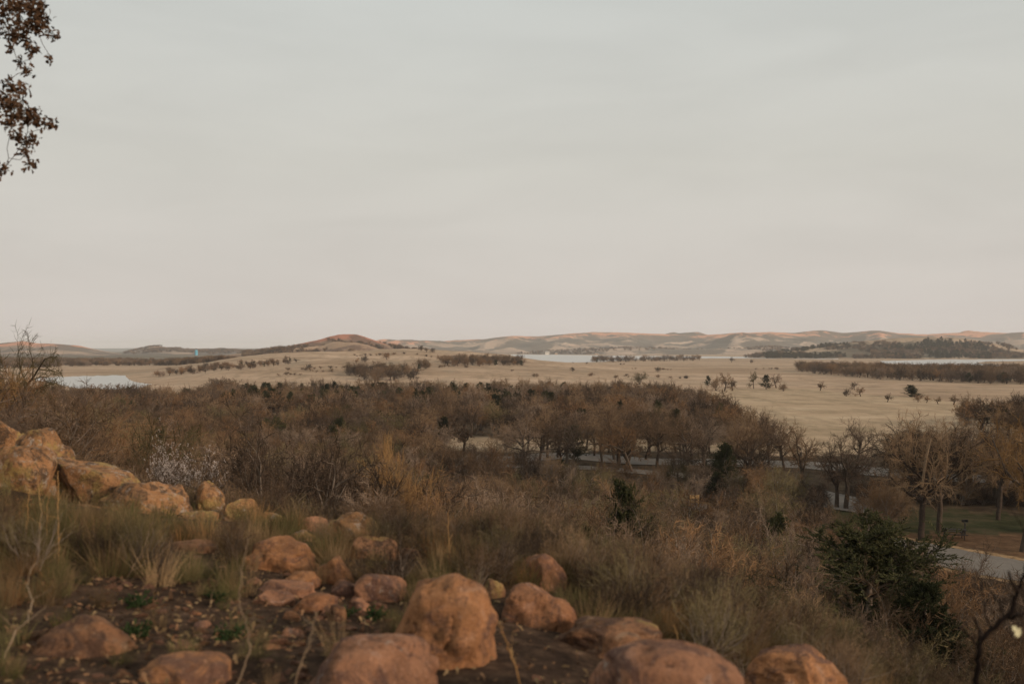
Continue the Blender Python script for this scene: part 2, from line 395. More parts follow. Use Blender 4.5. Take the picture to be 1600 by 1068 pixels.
def tubes(br, k, point=False):
    pts, dirs, rad, L = br; N, S1 = pts.shape[0], pts.shape[1]
    d0 = norm(dirs[:, 0]); ref = np.where(np.abs(d0[:, 2:3]) < .8, np.array([[0, 0, 1.]]), np.array([[1., 0, 0]]))
    V = []; 
    for s in range(S1):
        d = norm(dirs[:, s]); u = norm(ref - (ref * d).sum(1)[:, None] * d); v = np.cross(d, u)
        for j in range(k):
            a = 2 * math.pi * j / k
            V.append(pts[:, s] + (u * math.cos(a) + v * math.sin(a)) * rad[:, s][:, None])
    V = np.stack(V, 1)                                  # N, S1*k, 3
    per = S1 * k; Q = []; T = []
    last = S1 - 2 if point else S1 - 1
    for s in range(last):
        for j in range(k): Q.append((s * k + j, s * k + (j + 1) % k, (s + 1) * k + (j + 1) % k, (s + 1) * k + j))
    if point:
        s = S1 - 2
        for j in range(k): T.append((s * k + j, s * k + (j + 1) % k, (s + 1) * k))
    off = (np.arange(N) * per)[:, None, None]
    Q = (np.array(Q)[None] + off).reshape(-1, 4) if Q else EMP
    T = (np.array(T)[None] + off).reshape(-1, 3) if T else EMT
    return V.reshape(-1, 3), Q, T
def joinm(name, parts, mats, smooth=True):
    Vs, Qs, Ts, mq, mt = [], [], [], [], []; n = 0
    for it in parts:
        V, Q, T = it[:3]; mi = it[3] if len(it) > 3 else 0
        Vs.append(V); Qs.append(Q + n); Ts.append(T + n); n += len(V); mq += [mi] * len(Q); mt += [mi] * len(T)
    return mesh_from(name, np.concatenate(Vs), (np.concatenate(Qs), np.concatenate(Ts)), mats, smooth, mq + mt)

def oak(seed, H=8.0, spread=1.0, trunk_h=.25, lean=.08, n1=8, n2=8, n3=7, n4=9, tw=.0085, far=False):
    rng = np.random.default_rng(seed)
    P0 = np.array([[0, 0, -.25]]); D0 = np.array([[rng.normal(0, lean), rng.normal(0, lean), 1.]])
    tr = grow(rng, P0, D0, [H * (trunk_h + .22)], [H * .026], 6, .10, .05, .6)
    l1 = grow(rng, *spawn(rng, tr, n1, .55, 1., 48 * spread, 14, .78, .25, .62), 6, .20, .035, .35)
    l2 = grow(rng, *spawn(rng, l1, n2, .22, 1., 45, 15, .46, .3, .6), 4, .24, .02, .35)
    l3 = grow(rng, *spawn(rng, l2, n3, .2, 1., 45, 15, .46, .3, .55), 2, .25, .02, .4)
    a = spawn(rng, l3, n4, .1, 1., 42, 16, .50, .35, .6)
    a = (a[0], a[1], np.maximum(a[2], .22), np.full(len(a[2]), tw) * rng.uniform(.6, 1.3, len(a[2])))
    l4 = grow(rng, *a, 1 if far else 2, .2, .02, .5)
    tk = joinm('trunk', [tubes(tr, 8), tubes(l1, 6)], M['bark'])
    cr = joinm('crown', [tubes(l2, 4), tubes(l3, 3), tubes(l4, 3, True)], M['twigbrown'], False)
    return tk, cr
def shrub(seed, H=2.75, stems=7, spr=34, n2=8, n3=7, n4=9, tw=.0062, up=.03, ang=44, vlen=.52, wob=.2):
    rng = np.random.default_rng(seed)
    P0 = np.zeros((stems, 3)); P0[:, :2] = rng.normal(0, .10 * H / 2.6, (stems, 2)); P0[:, 2] = -.12
    a = np.arange(stems) * 2.4 + rng.normal(0, .4, stems); th = np.radians(np.abs(rng.normal(spr, 14, stems)))
    D0 = np.stack([np.sin(th) * np.cos(a), np.sin(th) * np.sin(a), np.cos(th)], 1)
    s1 = grow(rng, P0, D0, rng.uniform(.7, 1.05, stems) * H * vlen * 1.15, rng.uniform(.6, 1.1, stems) * .014 * H, 7, wob, up, .4)
    s2 = grow(rng, *spawn(rng, s1, n2, .3, 1., ang, 16, .58, .3, .6, taper_len=.25), 5, wob * 1.2, up, .35)
    s3 = grow(rng, *spawn(rng, s2, n3, .25, 1., ang, 16, .46, .3, .6), 3, wob * 1.3, up, .4)
    b = spawn(rng, s3, n4, .15, 1., ang, 20, .5, .35, .6)
    b = (b[0], b[1], np.maximum(b[2], .05 * H), np.full(len(b[2]), tw) * rng.uniform(.6, 1.3, len(b[2])))
    s4 = grow(rng, *b, 1, .2, up, .4)
    tk = joinm('stem', [tubes(s1, 5)], M['barkgrey'])
    cr = joinm('crown', [tubes(s2, 4) + (1,), tubes(s3, 3) + (0,), tubes(s4, 3, True) + (0,)], [M['twigbrown'], M['barkgrey']], False)
    return tk, cr, s4
def cedar(seed, H=4.5, W=1.5, n1=70, n2=9, n3=15, ragged=.35, sl=.15, sr=.02, base=.05):
    rng = np.random.default_rng(seed)
    tr = grow(rng, np.array([[0, 0, -.2]]), np.array([[rng.normal(0, .05), rng.normal(0, .05), 1.]]), [H + .1], [H * .022], 8, .035, .02, .15)
    t = np.sort(rng.uniform(base, .985, n1)); pts = tr[0][0]; f = t * 8; i = np.minimum(f.astype(int), 7); f = (f - i)[:, None]
    p = pts[i] * (1 - f) + pts[i + 1] * f
    a = rng.uniform(0, 2 * math.pi, n1)
    lobes = 1 + .25 * np.sin(a * 2 + seed) + .15 * np.sin(a * 3 + 2 * seed)
    L = W * (np.clip(1.15 - t, 0, 1) ** .75) * rng.uniform(1 - ragged, 1.12, n1) * lobes + .12
    up0 = .25 + .9 * t
    D = np.stack([np.cos(a), np.sin(a), up0 + rng.normal(0, .15, n1)], 1)
    b1 = grow(rng, p, D, L, np.full(n1, .012 * H * .6), 4, .12, .05, .3)
    b2 = grow(rng, *spawn(rng, b1, n2, .2, 1., 48, 14, .36, .3, .5), 2, .2, .08, .4)
    q = spawn(rng, b2, n3, 0., 1., 40, 18, .3, .2, 1.)
    n = len(q[2])
    b3 = grow(rng, q[0], q[1], rng.uniform(.6, 1.25, n) * sl, rng.uniform(.6, 1.2, n) * sr, 2, .25, .1, .9)
    b3[2][:, 0] *= .35
    tk = joinm('trunk', [tubes(tr, 7)], M['barkgrey'])
    cr = joinm('crown', [tubes(b1, 4) + (1,), tubes(b2, 3) + (1,), tubes(b3, 3, True) + (0,)], [M['cedar'], M['bark']], False)
    return tk, cr

OAKS = [oak(s, n4=9, trunk_h=.25 if s % 2 else .17, spread=1.0 + .12 * (s % 3 - 1)) for s in (11, 12, 13, 14, 15, 16)]
OAKF = [oak(s, n1=7, n2=7, n3=5, n4=8, tw=.03, far=True, trunk_h=.12, spread=1.1) for s in (21, 22)] + [shrub(s, H=7.6, stems=9, spr=26, n2=7, n3=6, n4=7, tw=.03, wob=.18) for s in (24, 25)]
SHR = [shrub(s, spr=28 + 6 * (s % 3), ang=38 + 5 * (s % 3), stems=6 + s % 3) for s in (31, 32, 33, 34, 35, 36)]
VASE = [shrub(39, spr=20, ang=26, stems=11, wob=.09, up=.08, vlen=.62)]
LOWB = [shrub(s, H=1.0, stems=14, spr=24, n2=6, n3=5, n4=5, tw=.0028, up=.08, ang=32, wob=.14, vlen=.6) for s in (41, 42, 43)]
CED = [cedar(s, ragged=.4, W=1.35 + .25 * (s % 3), n1=90, n2=10, n3=15, sl=.17, sr=.026) for s in (51, 52, 53)]
BIGC = [cedar(57, H=4.6, W=2.3, n1=84, n2=14, n3=22, ragged=.75, sl=.115, sr=.017)]
CEDF = [cedar(s, n1=40, n2=6, n3=8, sl=.3, sr=.05) for s in (61, 62)]
def dims(ms):
    v = np.zeros(len(ms[1].vertices) * 3, np.float32); ms[1].vertices.foreach_get('co', v); v = v.reshape(-1, 3)
    return float(np.percentile(v[:, 2], 98.5)), float(np.percentile(np.hypot(v[:, 0], v[:, 1]), 95)) * 2
ASPECT = {'oak': 1.02, 'oakf': 1.1, 'shrub': 1.1, 'cedar': .62, 'cedarbig': .82, 'vase': .8}
_dm = {}
def fit(ms, h, k, wide):
    if ms[1].name not in _dm: _dm[ms[1].name] = dims(ms)
    H_, W_d = _dm[ms[1].name]; return h * ASPECT[k] * wide / W_d, h / H_
TINT = {'brown': 'twigbrown', 'grey': 'twiggrey', 'rusty': 'twigrust', 'dark': 'twigdark', 'golden': 'twiggold', 'olive': 'twigolive'}

def plant(kindname, meshes, loc, scale, rz, label, cat, group=None, tint=None, wide=1.0, tilt=(0, 0)):
    o = empty(kindname, loc, rz); o.scale = (scale[0], scale[0], scale[1]); o.rotation_euler = (tilt[0], tilt[1], rz)
    names = ('stem' if kindname.endswith('shrub') or kindname.endswith('bush') else 'trunk', 'crown')
    for nme, me in zip(names, meshes[:2]):
        c = link(nme, me, o)
        if nme == 'crown' and tint:
            c.material_slots[0].link = 'OBJECT'; c.material_slots[0].material = M[TINT[tint]]
    tag(o, label, cat, group); return o

# geometry-nodes scatter for what nobody could count
def scatter_tree():
    ng = bpy.data.node_groups.new('scatter', 'GeometryNodeTree')
    ng.interface.new_socket(name='Geometry', in_out='INPUT', socket_type='NodeSocketGeometry')
    ng.interface.new_socket(name='Collection', in_out='INPUT', socket_type='NodeSocketCollection')
    ng.interface.new_socket(name='Geometry', in_out='OUTPUT', socket_type='NodeSocketGeometry')
    N = ng.nodes; gi = N.new('NodeGroupInput'); go = N.new('NodeGroupOutput')
    ci = N.new('GeometryNodeCollectionInfo'); ci.inputs['Separate Children'].default_value = True; ci.inputs['Reset Children'].default_value = True
    ip = N.new('GeometryNodeInstanceOnPoints'); ip.inputs['Pick Instance'].default_value = True
    def na(t, nm):
        a = N.new('GeometryNodeInputNamedAttribute'); a.data_type = t; a.inputs['Name'].default_value = nm; return a.outputs['Attribute']
    Lk = ng.links.new
    Lk(gi.outputs[0], ip.inputs['Points']); Lk(gi.outputs[1], ci.inputs['Collection']); Lk(ci.outputs[0], ip.inputs['Instance'])
    Lk(na('INT', 'idx'), ip.inputs['Instance Index'])
    er = N.new('FunctionNodeEulerToRotation'); Lk(na('FLOAT_VECTOR', 'rot'), er.inputs[0]); Lk(er.outputs[0], ip.inputs['Rotation'])
    Lk(na('FLOAT_VECTOR', 'scl'), ip.inputs['Scale']); Lk(ip.outputs[0], go.inputs[0])
    return ng
NG = scatter_tree()
_pc = {}
def protos(key, meshes):
    col = bpy.data.collections.new('source_' + key)
    for i, ms in enumerate(meshes):
        ms = ms if isinstance(ms, (list, tuple)) else [ms]
        if len(ms) == 1: me = ms[0]
        else:                                   # trunk + crown of a scattered plant joined in one mesh
            import bmesh
            bm = bmesh.new(); mats = []
            for mm in ms:
                k0 = len(bm.faces); bm.from_mesh(mm); bm.faces.ensure_lookup_table(); off = len(mats)
                for f in bm.faces[k0:]: f.material_index += off
                mats += list(mm.materials)
            me = bpy.data.meshes.new(key); bm.to_mesh(me); bm.free()
            for q in mats: me.materials.append(q)
        o = bpy.data.objects.new('%s_%02d' % (key, i), me); col.objects.link(o)
    return col
def scatter(name, col, pts, idx, rot, scl, label, cat='vegetation'):
    n = len(pts)
    me = bpy.data.meshes.new(name); me.vertices.add(n); me.vertices.foreach_set('co', np.asarray(pts, np.float32).ravel())
    a = me.attributes.new('idx', 'INT', 'POINT'); a.data.foreach_set('value', np.asarray(idx, np.int32))
    a = me.attributes.new('rot', 'FLOAT_VECTOR', 'POINT'); a.data.foreach_set('vector', np.asarray(rot, np.float32).ravel())
    a = me.attributes.new('scl', 'FLOAT_VECTOR', 'POINT'); a.data.foreach_set('vector', np.asarray(scl, np.float32).ravel())
    o = link(name, me); md = o.modifiers.new('scatter', 'NODES'); md.node_group = NG
    sid = [i.identifier for i in NG.interface.items_tree if i.in_out == 'INPUT' and i.name == 'Collection'][0]
    md[sid] = col
    tag(o, label, cat, None, 'stuff'); return o
def with_mat(ms, tint, tk=None):
    """the same plant in another tint, for scattered protos"""
    cr = ms[1].copy(); cr.materials[0] = M[TINT[tint]]; return [ms[0], cr]

# ------------------------------------------------------------------ ground sheet
def ang_grid():
    a = np.linspace(-40, 40, 561); b = np.linspace(-180, -40, 41)[:-1]; c = np.linspace(40, 180, 41)[1:-1]
    return np.radians(np.concatenate([b, a, c]))
TH = ang_grid(); RR = np.concatenate([np.linspace(.3, 3.4, 8), np.geomspace(3.6, 16000, 410)])
TG, RG = np.meshgrid(TH, RR); GX = RG * np.sin(TG); GY = RG * np.cos(TG); GZ = terrain(GX, GY)
na_, nr_ = len(TH), len(RR)
idxg = np.arange(nr_ * na_).reshape(nr_, na_); nx = np.roll(idxg, -1, 1)
Q = np.stack([idxg[:-1], nx[:-1], nx[1:], idxg[1:]], -1).reshape(-1, 4)[:, ::-1]
V = np.stack([GX, GY, GZ], -1).reshape(-1, 3)
ctr = np.array([[0, 0, float(terrain(0, 0))]]); V = np.concatenate([V, ctr])
T = np.stack([idxg[0], np.full(na_, len(V) - 1), nx[0]], -1)[:, ::-1][:, ::-1]
ground_me = mesh_from('ground', V, (Q, T), M['ground'])
X_, Y_ = V[:, 0], V[:, 1]; Rr = np.hypot(X_, Y_)
PX = 800 + F * X_ / np.maximum(Y_, .5); PY = HZ - F * V[:, 2] / np.maximum(Y_, .5)
def inpoly(px, py, poly):
    r = np.zeros(np.shape(px), bool); n = len(poly)
    for i in range(n):
        x1, y1 = poly[i]; x2, y2 = poly[(i + 1) % n]
        with np.errstate(divide='ignore', invalid='ignore'):
            c = ((y1 > py) != (y2 > py)) & (px < (x2 - x1) * (py - y1) / (y2 - y1 + 1e-12) + x1)
        r ^= c
    return r
wob = 10 * fbm(PX / 60, PY / 14, 0, 8, 3)
soilm = sstep(14, 10, Rr) * 1.0
mead = sstep(170, 200, Y_ + 12 * fbm(X_ / 30, Y_ / 30, 0, 4, 3))
woodm = inpoly(PX + wob, PY + wob * .3, [(-400, 620), (120, 620), (330, 617), (480, 618), (760, 619), (960, 620), (1090, 627), (1140, 645), (1210, 690), (1210, 760), (-400, 760)])
mead = np.where(woodm & (Y_ > 60), mead * .35, mead)
mead = np.where((Rr > 60) & inpoly(PX + wob, PY, [(1190, 655), (1300, 650), (1500, 668), (1700, 675), (1700, 700), (1400, 705), (1240, 712), (1190, 712)]), 1, mead)
nearf = inpoly(PX + 2 * wob, PY + wob * .4, [(1080, 612), (1250, 606), (1520, 628), (1640, 640), (1640, 676), (1500, 672), (1420, 706), (1200, 712), (1180, 660), (1100, 628)]) & (Rr > 100)
strips = inpoly(PX + wob, PY + wob * .2, [(650, 688), (760, 682), (1150, 690), (1200, 706), (1000, 704), (760, 706), (650, 700)]) & (Rr > 100)
mead = np.where((PX < 350) & (Y_ > 292 + 8 * vnoise(X_ / 12, Y_ / 12)), 1.0, mead)
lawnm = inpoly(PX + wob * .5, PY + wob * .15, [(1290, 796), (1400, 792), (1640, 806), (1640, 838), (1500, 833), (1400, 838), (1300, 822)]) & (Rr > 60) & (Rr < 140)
leafm = inpoly(PX + wob * .3, PY + wob * .15, [(1300, 822), (1400, 836), (1500, 832), (1640, 836), (1640, 905), (1450, 868), (1300, 842)]) & (Rr > 50) & (Rr < 110)
farl_ = np.clip(sstep(1000, 1250, Rr) * (inpoly(PX, PY, [(-3000, 400), (-3000, 572.5), (300, 570), (420, 560), (420, 400)])).astype(float) + sstep(3300, 4500, Rr), 0, 1)
def setattr_(me, name, v):
    a = me.attributes.new(name, 'FLOAT', 'POINT'); a.data.foreach_set('value', np.asarray(v, np.float32))
setattr_(ground_me, 'soil', soilm); setattr_(ground_me, 'meadow', np.where(Rr > 40, mead, 0)); setattr_(ground_me, 'nearfield', np.clip(nearf + .8 * strips, 0, 1))
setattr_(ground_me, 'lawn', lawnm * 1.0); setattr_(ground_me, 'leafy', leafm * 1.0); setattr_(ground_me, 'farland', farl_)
ground = link('ground', ground_me)
tag(ground, 'dry tan and brown ground running from the rocky slope out to the lakes', 'ground', None, 'structure')

# ------------------------------------------------------------------ hills
def hill(name, mat, sky_, d, w0, w1, label, base=PLAIN - 1.5, crest=.55, rough=.5, seed=1, lobes=0.0, n=360, nd=70, rocky=(.62, .95), gscale=90., lim=None):
    sky_ = np.array(sky_, float); u = np.linspace(sky_[0, 0], sky_[-1, 0], n); top = np.interp(u, sky_[:, 0], sky_[:, 1])
    k = np.ones(9) / 9; tp = np.convolve(np.pad(top, 4, mode='edge'), k, 'valid')
    tp = tp + .45 * fbm(u / 9, 0, 0, seed, 4) * rough
    v = np.linspace(0, 1, nd); U, Vv = np.meshgrid(u, v); TP = np.broadcast_to(tp, U.shape)
    dd = d - w0 + (w0 + w1) * Vv
    Xh = (U - 800) / F * dd; Yh = dd
    ztop = -(TP - HZ) / F * d
    cr = w0 / (w0 + w1)
    s = np.where(Vv < cr, Vv / cr, (1 - Vv) / (1 - cr)); pr = s * s * (3 - 2 * s); pr = pr ** .8
    ridge = 1 - np.abs(fbm(Xh / gscale / 3, Yh / gscale / 4, 0, seed + 3, 5))
    g = (1 - ridge) * np.sin(np.pi * np.clip(s, 0, 1)) ** .7
    z = base + (ztop - base) * pr * (1 - .62 * np.clip(g, 0, 1)) + lobes * np.clip(fbm(Xh / 420, Yh / 500, 0, seed + 9, 4), -.2, 1) * np.sin(np.pi * np.clip(s, 0, 1))
    z = z + rough * 1.6 * fbm(Xh / 40, Yh / 40, 0, seed + 5, 4) * np.sin(np.pi * np.clip(s * .9, 0, 1))
    idx = np.arange(n * nd).reshape(nd, n)
    Qh = np.stack([idx[:-1, :-1], idx[:-1, 1:], idx[1:, 1:], idx[1:, :-1]], -1).reshape(-1, 4)
    me = mesh_from(name, np.stack([Xh, Yh, z], -1).reshape(-1, 3), (Qh, EMT), mat)
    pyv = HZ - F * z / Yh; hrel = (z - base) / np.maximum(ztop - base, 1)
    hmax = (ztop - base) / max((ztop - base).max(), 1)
    setattr_(me, 'rocky', (sstep(rocky[0], rocky[1], hrel * hmax ** .5)).ravel()); setattr_(me, 'gully', np.clip(g * 1.3, 0, 1).ravel())  # height mask for the rock and its painted sun glow
    o = link(name, me); tag(o, label, 'hills', None, 'structure')
    return Xh, Yh, z
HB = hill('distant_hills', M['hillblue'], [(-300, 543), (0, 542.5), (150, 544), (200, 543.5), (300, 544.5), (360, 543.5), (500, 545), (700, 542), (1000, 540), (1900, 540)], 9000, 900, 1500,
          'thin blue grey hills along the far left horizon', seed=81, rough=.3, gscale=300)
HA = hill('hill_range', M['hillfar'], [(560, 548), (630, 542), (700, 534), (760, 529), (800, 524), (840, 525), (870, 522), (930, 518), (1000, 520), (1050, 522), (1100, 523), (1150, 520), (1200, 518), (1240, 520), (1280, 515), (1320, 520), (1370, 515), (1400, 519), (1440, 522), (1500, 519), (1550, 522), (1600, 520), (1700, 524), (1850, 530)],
          4300, 1250, 900, 'long rolling range of tan hills with rocky tops tinted sunlit orange on the right horizon', seed=82, lobes=48, gscale=110, n=620, nd=140, rocky=(.45, .85))
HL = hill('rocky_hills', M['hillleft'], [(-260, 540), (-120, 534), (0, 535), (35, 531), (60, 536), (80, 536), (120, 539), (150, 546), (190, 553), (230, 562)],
          2900, 700, 700, 'low rocky hills with tops tinted sunlit orange at the far left', seed=83, lobes=8, gscale=90, rocky=(.4, .8))
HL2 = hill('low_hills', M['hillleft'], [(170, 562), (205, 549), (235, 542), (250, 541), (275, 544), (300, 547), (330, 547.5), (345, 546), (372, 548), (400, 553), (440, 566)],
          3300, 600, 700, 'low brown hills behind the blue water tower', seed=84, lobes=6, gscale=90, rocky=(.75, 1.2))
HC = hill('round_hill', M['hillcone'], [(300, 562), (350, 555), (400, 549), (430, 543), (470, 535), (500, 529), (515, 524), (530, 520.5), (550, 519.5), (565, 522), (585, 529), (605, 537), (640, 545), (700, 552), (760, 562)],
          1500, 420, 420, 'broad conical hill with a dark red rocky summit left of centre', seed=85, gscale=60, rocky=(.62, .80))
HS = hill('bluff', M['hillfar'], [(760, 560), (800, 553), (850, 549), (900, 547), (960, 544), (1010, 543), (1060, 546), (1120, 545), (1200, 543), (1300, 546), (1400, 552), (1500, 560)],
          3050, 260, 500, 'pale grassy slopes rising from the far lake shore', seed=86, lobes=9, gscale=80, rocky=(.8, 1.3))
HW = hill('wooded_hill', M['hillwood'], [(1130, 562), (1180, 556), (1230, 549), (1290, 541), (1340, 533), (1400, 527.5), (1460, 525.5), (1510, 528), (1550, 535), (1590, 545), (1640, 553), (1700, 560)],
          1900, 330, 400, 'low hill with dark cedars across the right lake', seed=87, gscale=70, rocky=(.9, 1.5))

# ------------------------------------------------------------------ water and roads
def sheet(name, outline_px, mat, dz, label, cat, zz=None, sub=1):
    pts = []
    n = len(outline_px)
    for i in range(n):
        (a, b_), (c, d) = outline_px[i], outline_px[(i + 1) % n]
        for k in range(10):
            f = k / 10; px = a + (c - a) * f; py = b_ + (d - b_) * f
            dist = (-(PLAIN + dz)) * F / (py - HZ)
            dist *= 1 + .02 * float(fbm(px / 9., py * 1.3, 0, 2, 3)); pts.append((at(px, dist), dist, PLAIN + dz))
    o = link(name, mesh_from(name, pts, [tuple(range(len(pts)))[::-1]], mat, smooth=False)); tag(o, label, cat, None, 'structure'); return o
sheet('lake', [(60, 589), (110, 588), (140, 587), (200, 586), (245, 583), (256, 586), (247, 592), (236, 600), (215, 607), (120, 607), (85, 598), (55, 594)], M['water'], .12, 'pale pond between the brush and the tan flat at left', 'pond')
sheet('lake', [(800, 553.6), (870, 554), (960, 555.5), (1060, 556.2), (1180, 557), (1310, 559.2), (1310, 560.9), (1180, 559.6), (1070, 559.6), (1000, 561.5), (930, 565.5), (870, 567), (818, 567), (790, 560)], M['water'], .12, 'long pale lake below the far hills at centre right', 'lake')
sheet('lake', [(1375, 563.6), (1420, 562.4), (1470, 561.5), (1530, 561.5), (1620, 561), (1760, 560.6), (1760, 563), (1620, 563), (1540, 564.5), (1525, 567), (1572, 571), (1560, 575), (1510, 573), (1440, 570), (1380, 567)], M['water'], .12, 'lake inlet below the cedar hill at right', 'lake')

def road(name, pxs, width, mat, dz, label, cat='road', steps=14, wl=None, kind='structure'):
    c = [hit(px, py)[:2] for px, py in pxs]; c = np.array(c)
    # smooth Catmull-Rom
    pts = []
    for i in range(len(c) - 1):
        p0, p1, p2, p3 = c[max(i - 1, 0)], c[i], c[i + 1], c[min(i + 2, len(c) - 1)]
        for t in np.linspace(0, 1, steps, endpoint=False):
            pts.append(.5 * ((2 * p1) + (-p0 + p2) * t + (2 * p0 - 5 * p1 + 4 * p2 - p3) * t * t + (-p0 + 3 * p1 - 3 * p2 + p3) * t ** 3))
    pts.append(c[-1]); pts = np.array(pts)
    tg = norm(np.gradient(pts, axis=0)); nrm = np.stack([-tg[:, 1], tg[:, 0]], 1)
    Wd = width + .25 * fbm(np.arange(len(pts)) / 3., 0, 0, 9, 3) if mat is M['verge'] else np.full(len(pts), width)
    K = 9; V = []
    for j in range(K):
        q = pts + nrm * ((j / (K - 1) - .5) * Wd)[:, None]
        V.append(np.stack([q[:, 0], q[:, 1], terrain(q[:, 0], q[:, 1]) + dz], 1))
    V = np.stack(V, 1); n = len(pts); idx = np.arange(n * K).reshape(n, K)
    Qr = np.stack([idx[:-1, :-1], idx[1:, :-1], idx[1:, 1:], idx[:-1, 1:]], -1).reshape(-1, 4)
    V = V.reshape(-1, 3)
    o = link(name, mesh_from(name, V, (Qr[:, ::-1], EMT), mat)); tag(o, label, cat, None, kind); return pts, tg, nrm
near_road = [(1900, 960), (1750, 925), (1600, 893), (1500, 876), (1420, 861), (1320, 842), (1200, 822), (1100, 803), (1010, 783), (930, 765)]
RDA = road('verge', near_road, 9.2, M['verge'], .06, 'dry straw verge beside the near park road', 'verge')
RDP = road('road', near_road, 7.2, M['road'], .09, 'grey park road crossing behind the big cedar at lower right')
loop = [(1120, 748), (1200, 762), (1270, 778), (1340, 790), (1400, 796)]
road('parking_area', loop, 8.5, M['road'], .08, 'pale paved pull-off under the bare trees at right', 'pavement')
far_road = [(720, 716), (800, 718), (860, 713), (930, 715), (1000, 721), (1080, 722), (1160, 724), (1260, 727), (1330, 733), (1420, 742), (1600, 752), (1750, 757)]
RDF = road('road', far_road, 8, M['road'], .08, 'far stretch of pale road glimpsed between the row of oak trunks')
road('path', [(790, 728), (900, 731), (1000, 738), (1080, 745), (1130, 750)], 4, M['road'], .1, 'pale connecting lane in front of the oak row', 'lane')
def dist_to(pts, x, y):
    return float(np.min(np.hypot(pts[:, 0] - x, pts[:, 1] - y)))

# ------------------------------------------------------------------ boulders
def icosphere(sub):
    import bmesh
    bm = bmesh.new(); bmesh.ops.create_icosphere(bm, subdivisions=sub, radius=1.0)
    V = np.array([v.co[:] for v in bm.verts]); Fc = np.array([[v.index for v in f.verts] for f in bm.faces]); bm.free(); return V, Fc
ICO = {3: icosphere(3), 4: icosphere(4), 5: icosphere(5)}
def boulder(px, top, w, h, d, mat, label, depth=1.0, seed=0, boxy=.0, cuts=4, rough=.1, sub=5, rz=0.0, skew=0.0, tilt=0.0, group=None, name='boulder', part=None, sink=.35):
    V, Fc = ICO[sub]; V = V.copy()
    rng = np.random.default_rng(seed + 100)
    if boxy: V = np.sign(V) * np.abs(V) ** (1 - boxy); 
    o_ = rng.uniform(-50, 50, 3)
    for _ in range(cuts + 4):                                        # planar breaks with softened edges
        n = rng.normal(0, 1, 3); n[2] = abs(n[2]) * .5; n /= np.linalg.norm(n); k = rng.uniform(.66, .9)
        s = V @ n; V = V - np.outer(np.maximum(s - k, 0) * .95, n)
    nrm_ = norm(V)
    dsp = rough * 1.5 * fbm(V[:, 0] * 1.1 + o_[0], V[:, 1] * 1.1 + o_[1], V[:, 2] * 1.1 + o_[2], seed, 2) + rough * .6 * fbm(V[:, 0] * 3 + o_[0], V[:, 1] * 3, V[:, 2] * 3, seed + 5, 4)
    crack = np.abs(fbm(V[:, 0] * 1.5 + o_[1], V[:, 1] * 1.5, V[:, 2] * 1.5 + o_[2], seed + 9, 3)); dsp = dsp - .09 * np.exp(-(crack / .035) ** 2) * (rough > .03)
    V = V + nrm_ * dsp[:, None]
    W = w / F * d; Hh = h / F * d; topz = zat(top, d); x0 = at(px, d); y0 = d + W * depth * .35
    gz = float(terrain(x0, y0)); bot = min(topz - Hh, gz - .05) - sink * Hh * .5
    V[:, 0] += skew * V[:, 2]
    if tilt: V[:, [0, 2]] = V[:, [0, 2]] @ np.array([[math.cos(tilt), math.sin(tilt)], [-math.sin(tilt), math.cos(tilt)]])
    mn, mx = V.min(0), V.max(0); V = (V - (mn + mx) / 2) / (mx - mn)      # fill a unit box, then real size
    S = np.array([W, W * depth, topz - bot]); V = V * S
    ROCKS.append((x0, y0, W, topz - gz))
    me = mesh_from(name, V, (EMP, Fc), mat)
    o = link(name, me, None, (x0, y0, (topz + bot) / 2)); tag(o, label, 'boulder' if name == 'boulder' else 'stone', group); return o
ROCKS = []
R_, O_, L_, K_, B_ = M['rockred'], M['rockorange'], M['rocklichen'], M['rockpink'], M['rockbrown']
boulder(687, 911, 182, 175, 5.6, O_, 'large upright egg shaped orange boulder at bottom centre', 1.0, 1, .05, 4, .10, skew=.12)
boulder(575, 1015, 225, 130, 4.85, K_, 'broad pinkish boulder at the bottom edge left of the large egg shaped one', .9, 2, .1, 4, .08)
boulder(1040, 1020, 300, 190, 4.5, K_, 'smooth pale pink boulder dome cut by the bottom edge right of centre', .8, 3, .1, 2, .05)
boulder(842, 871, 92, 100, 8.2, R_, 'upright rounded red boulder standing behind a wider one, right of centre', 1.0, 4, .05, 3, .08)
boulder(842, 921, 135, 140, 6.9, R_, 'wide red boulder right of the large egg shaped boulder', 1.0, 5, .1, 4, .1)
boulder(950, 985, 190, 80, 6.3, B_, 'low brown boulder half hidden in grass beside the smooth pink dome', .8, 6, .2, 4, .1)
boulder(118, 975, 200, 130, 5.4, B_, 'big dark brown boulder with a ledge at lower left corner', .8, 7, .25, 6, .09)
boulder(262, 1034, 165, 70, 4.9, O_, 'flat orange boulder poking up at the bottom edge at left', .9, 8, .1, 4, .1)
boulder(280, 850, 105, 66, 8.6, B_, 'rounded brown boulder in the grass at left behind the bare soil', .9, 9, .1, 3, .08)
boulder(434, 843, 118, 80, 8.2, O_, 'rust orange boulder with a cracked face left of centre', .9, 10, .1, 5, .12)
boulder(520, 874, 68, 55, 7.9, O_, 'small angular orange boulder leaning on the rust orange one', 1.0, 11, .2, 6, .12)
boulder(580, 845, 88, 62, 9.0, B_, 'round tan brown boulder behind the flat slabs', .9, 12, .1, 3, .06)
boulder(546, 804, 95, 50, 10.6, L_, 'orange boulder with a white lichen cap further back in the grass', .9, 13, .1, 4, .1)
boulder(490, 808, 42, 26, 10.8, K_, 'small grey green boulder beside the lichen capped one', .9, 14, .1, 4, .1, sub=4)
boulder(445, 912, 100, 30, 7.3, K_, 'thin flat pink slab below the cracked rust boulder', .7, 15, .35, 5, .08, sub=4, tilt=.1, name='slab')
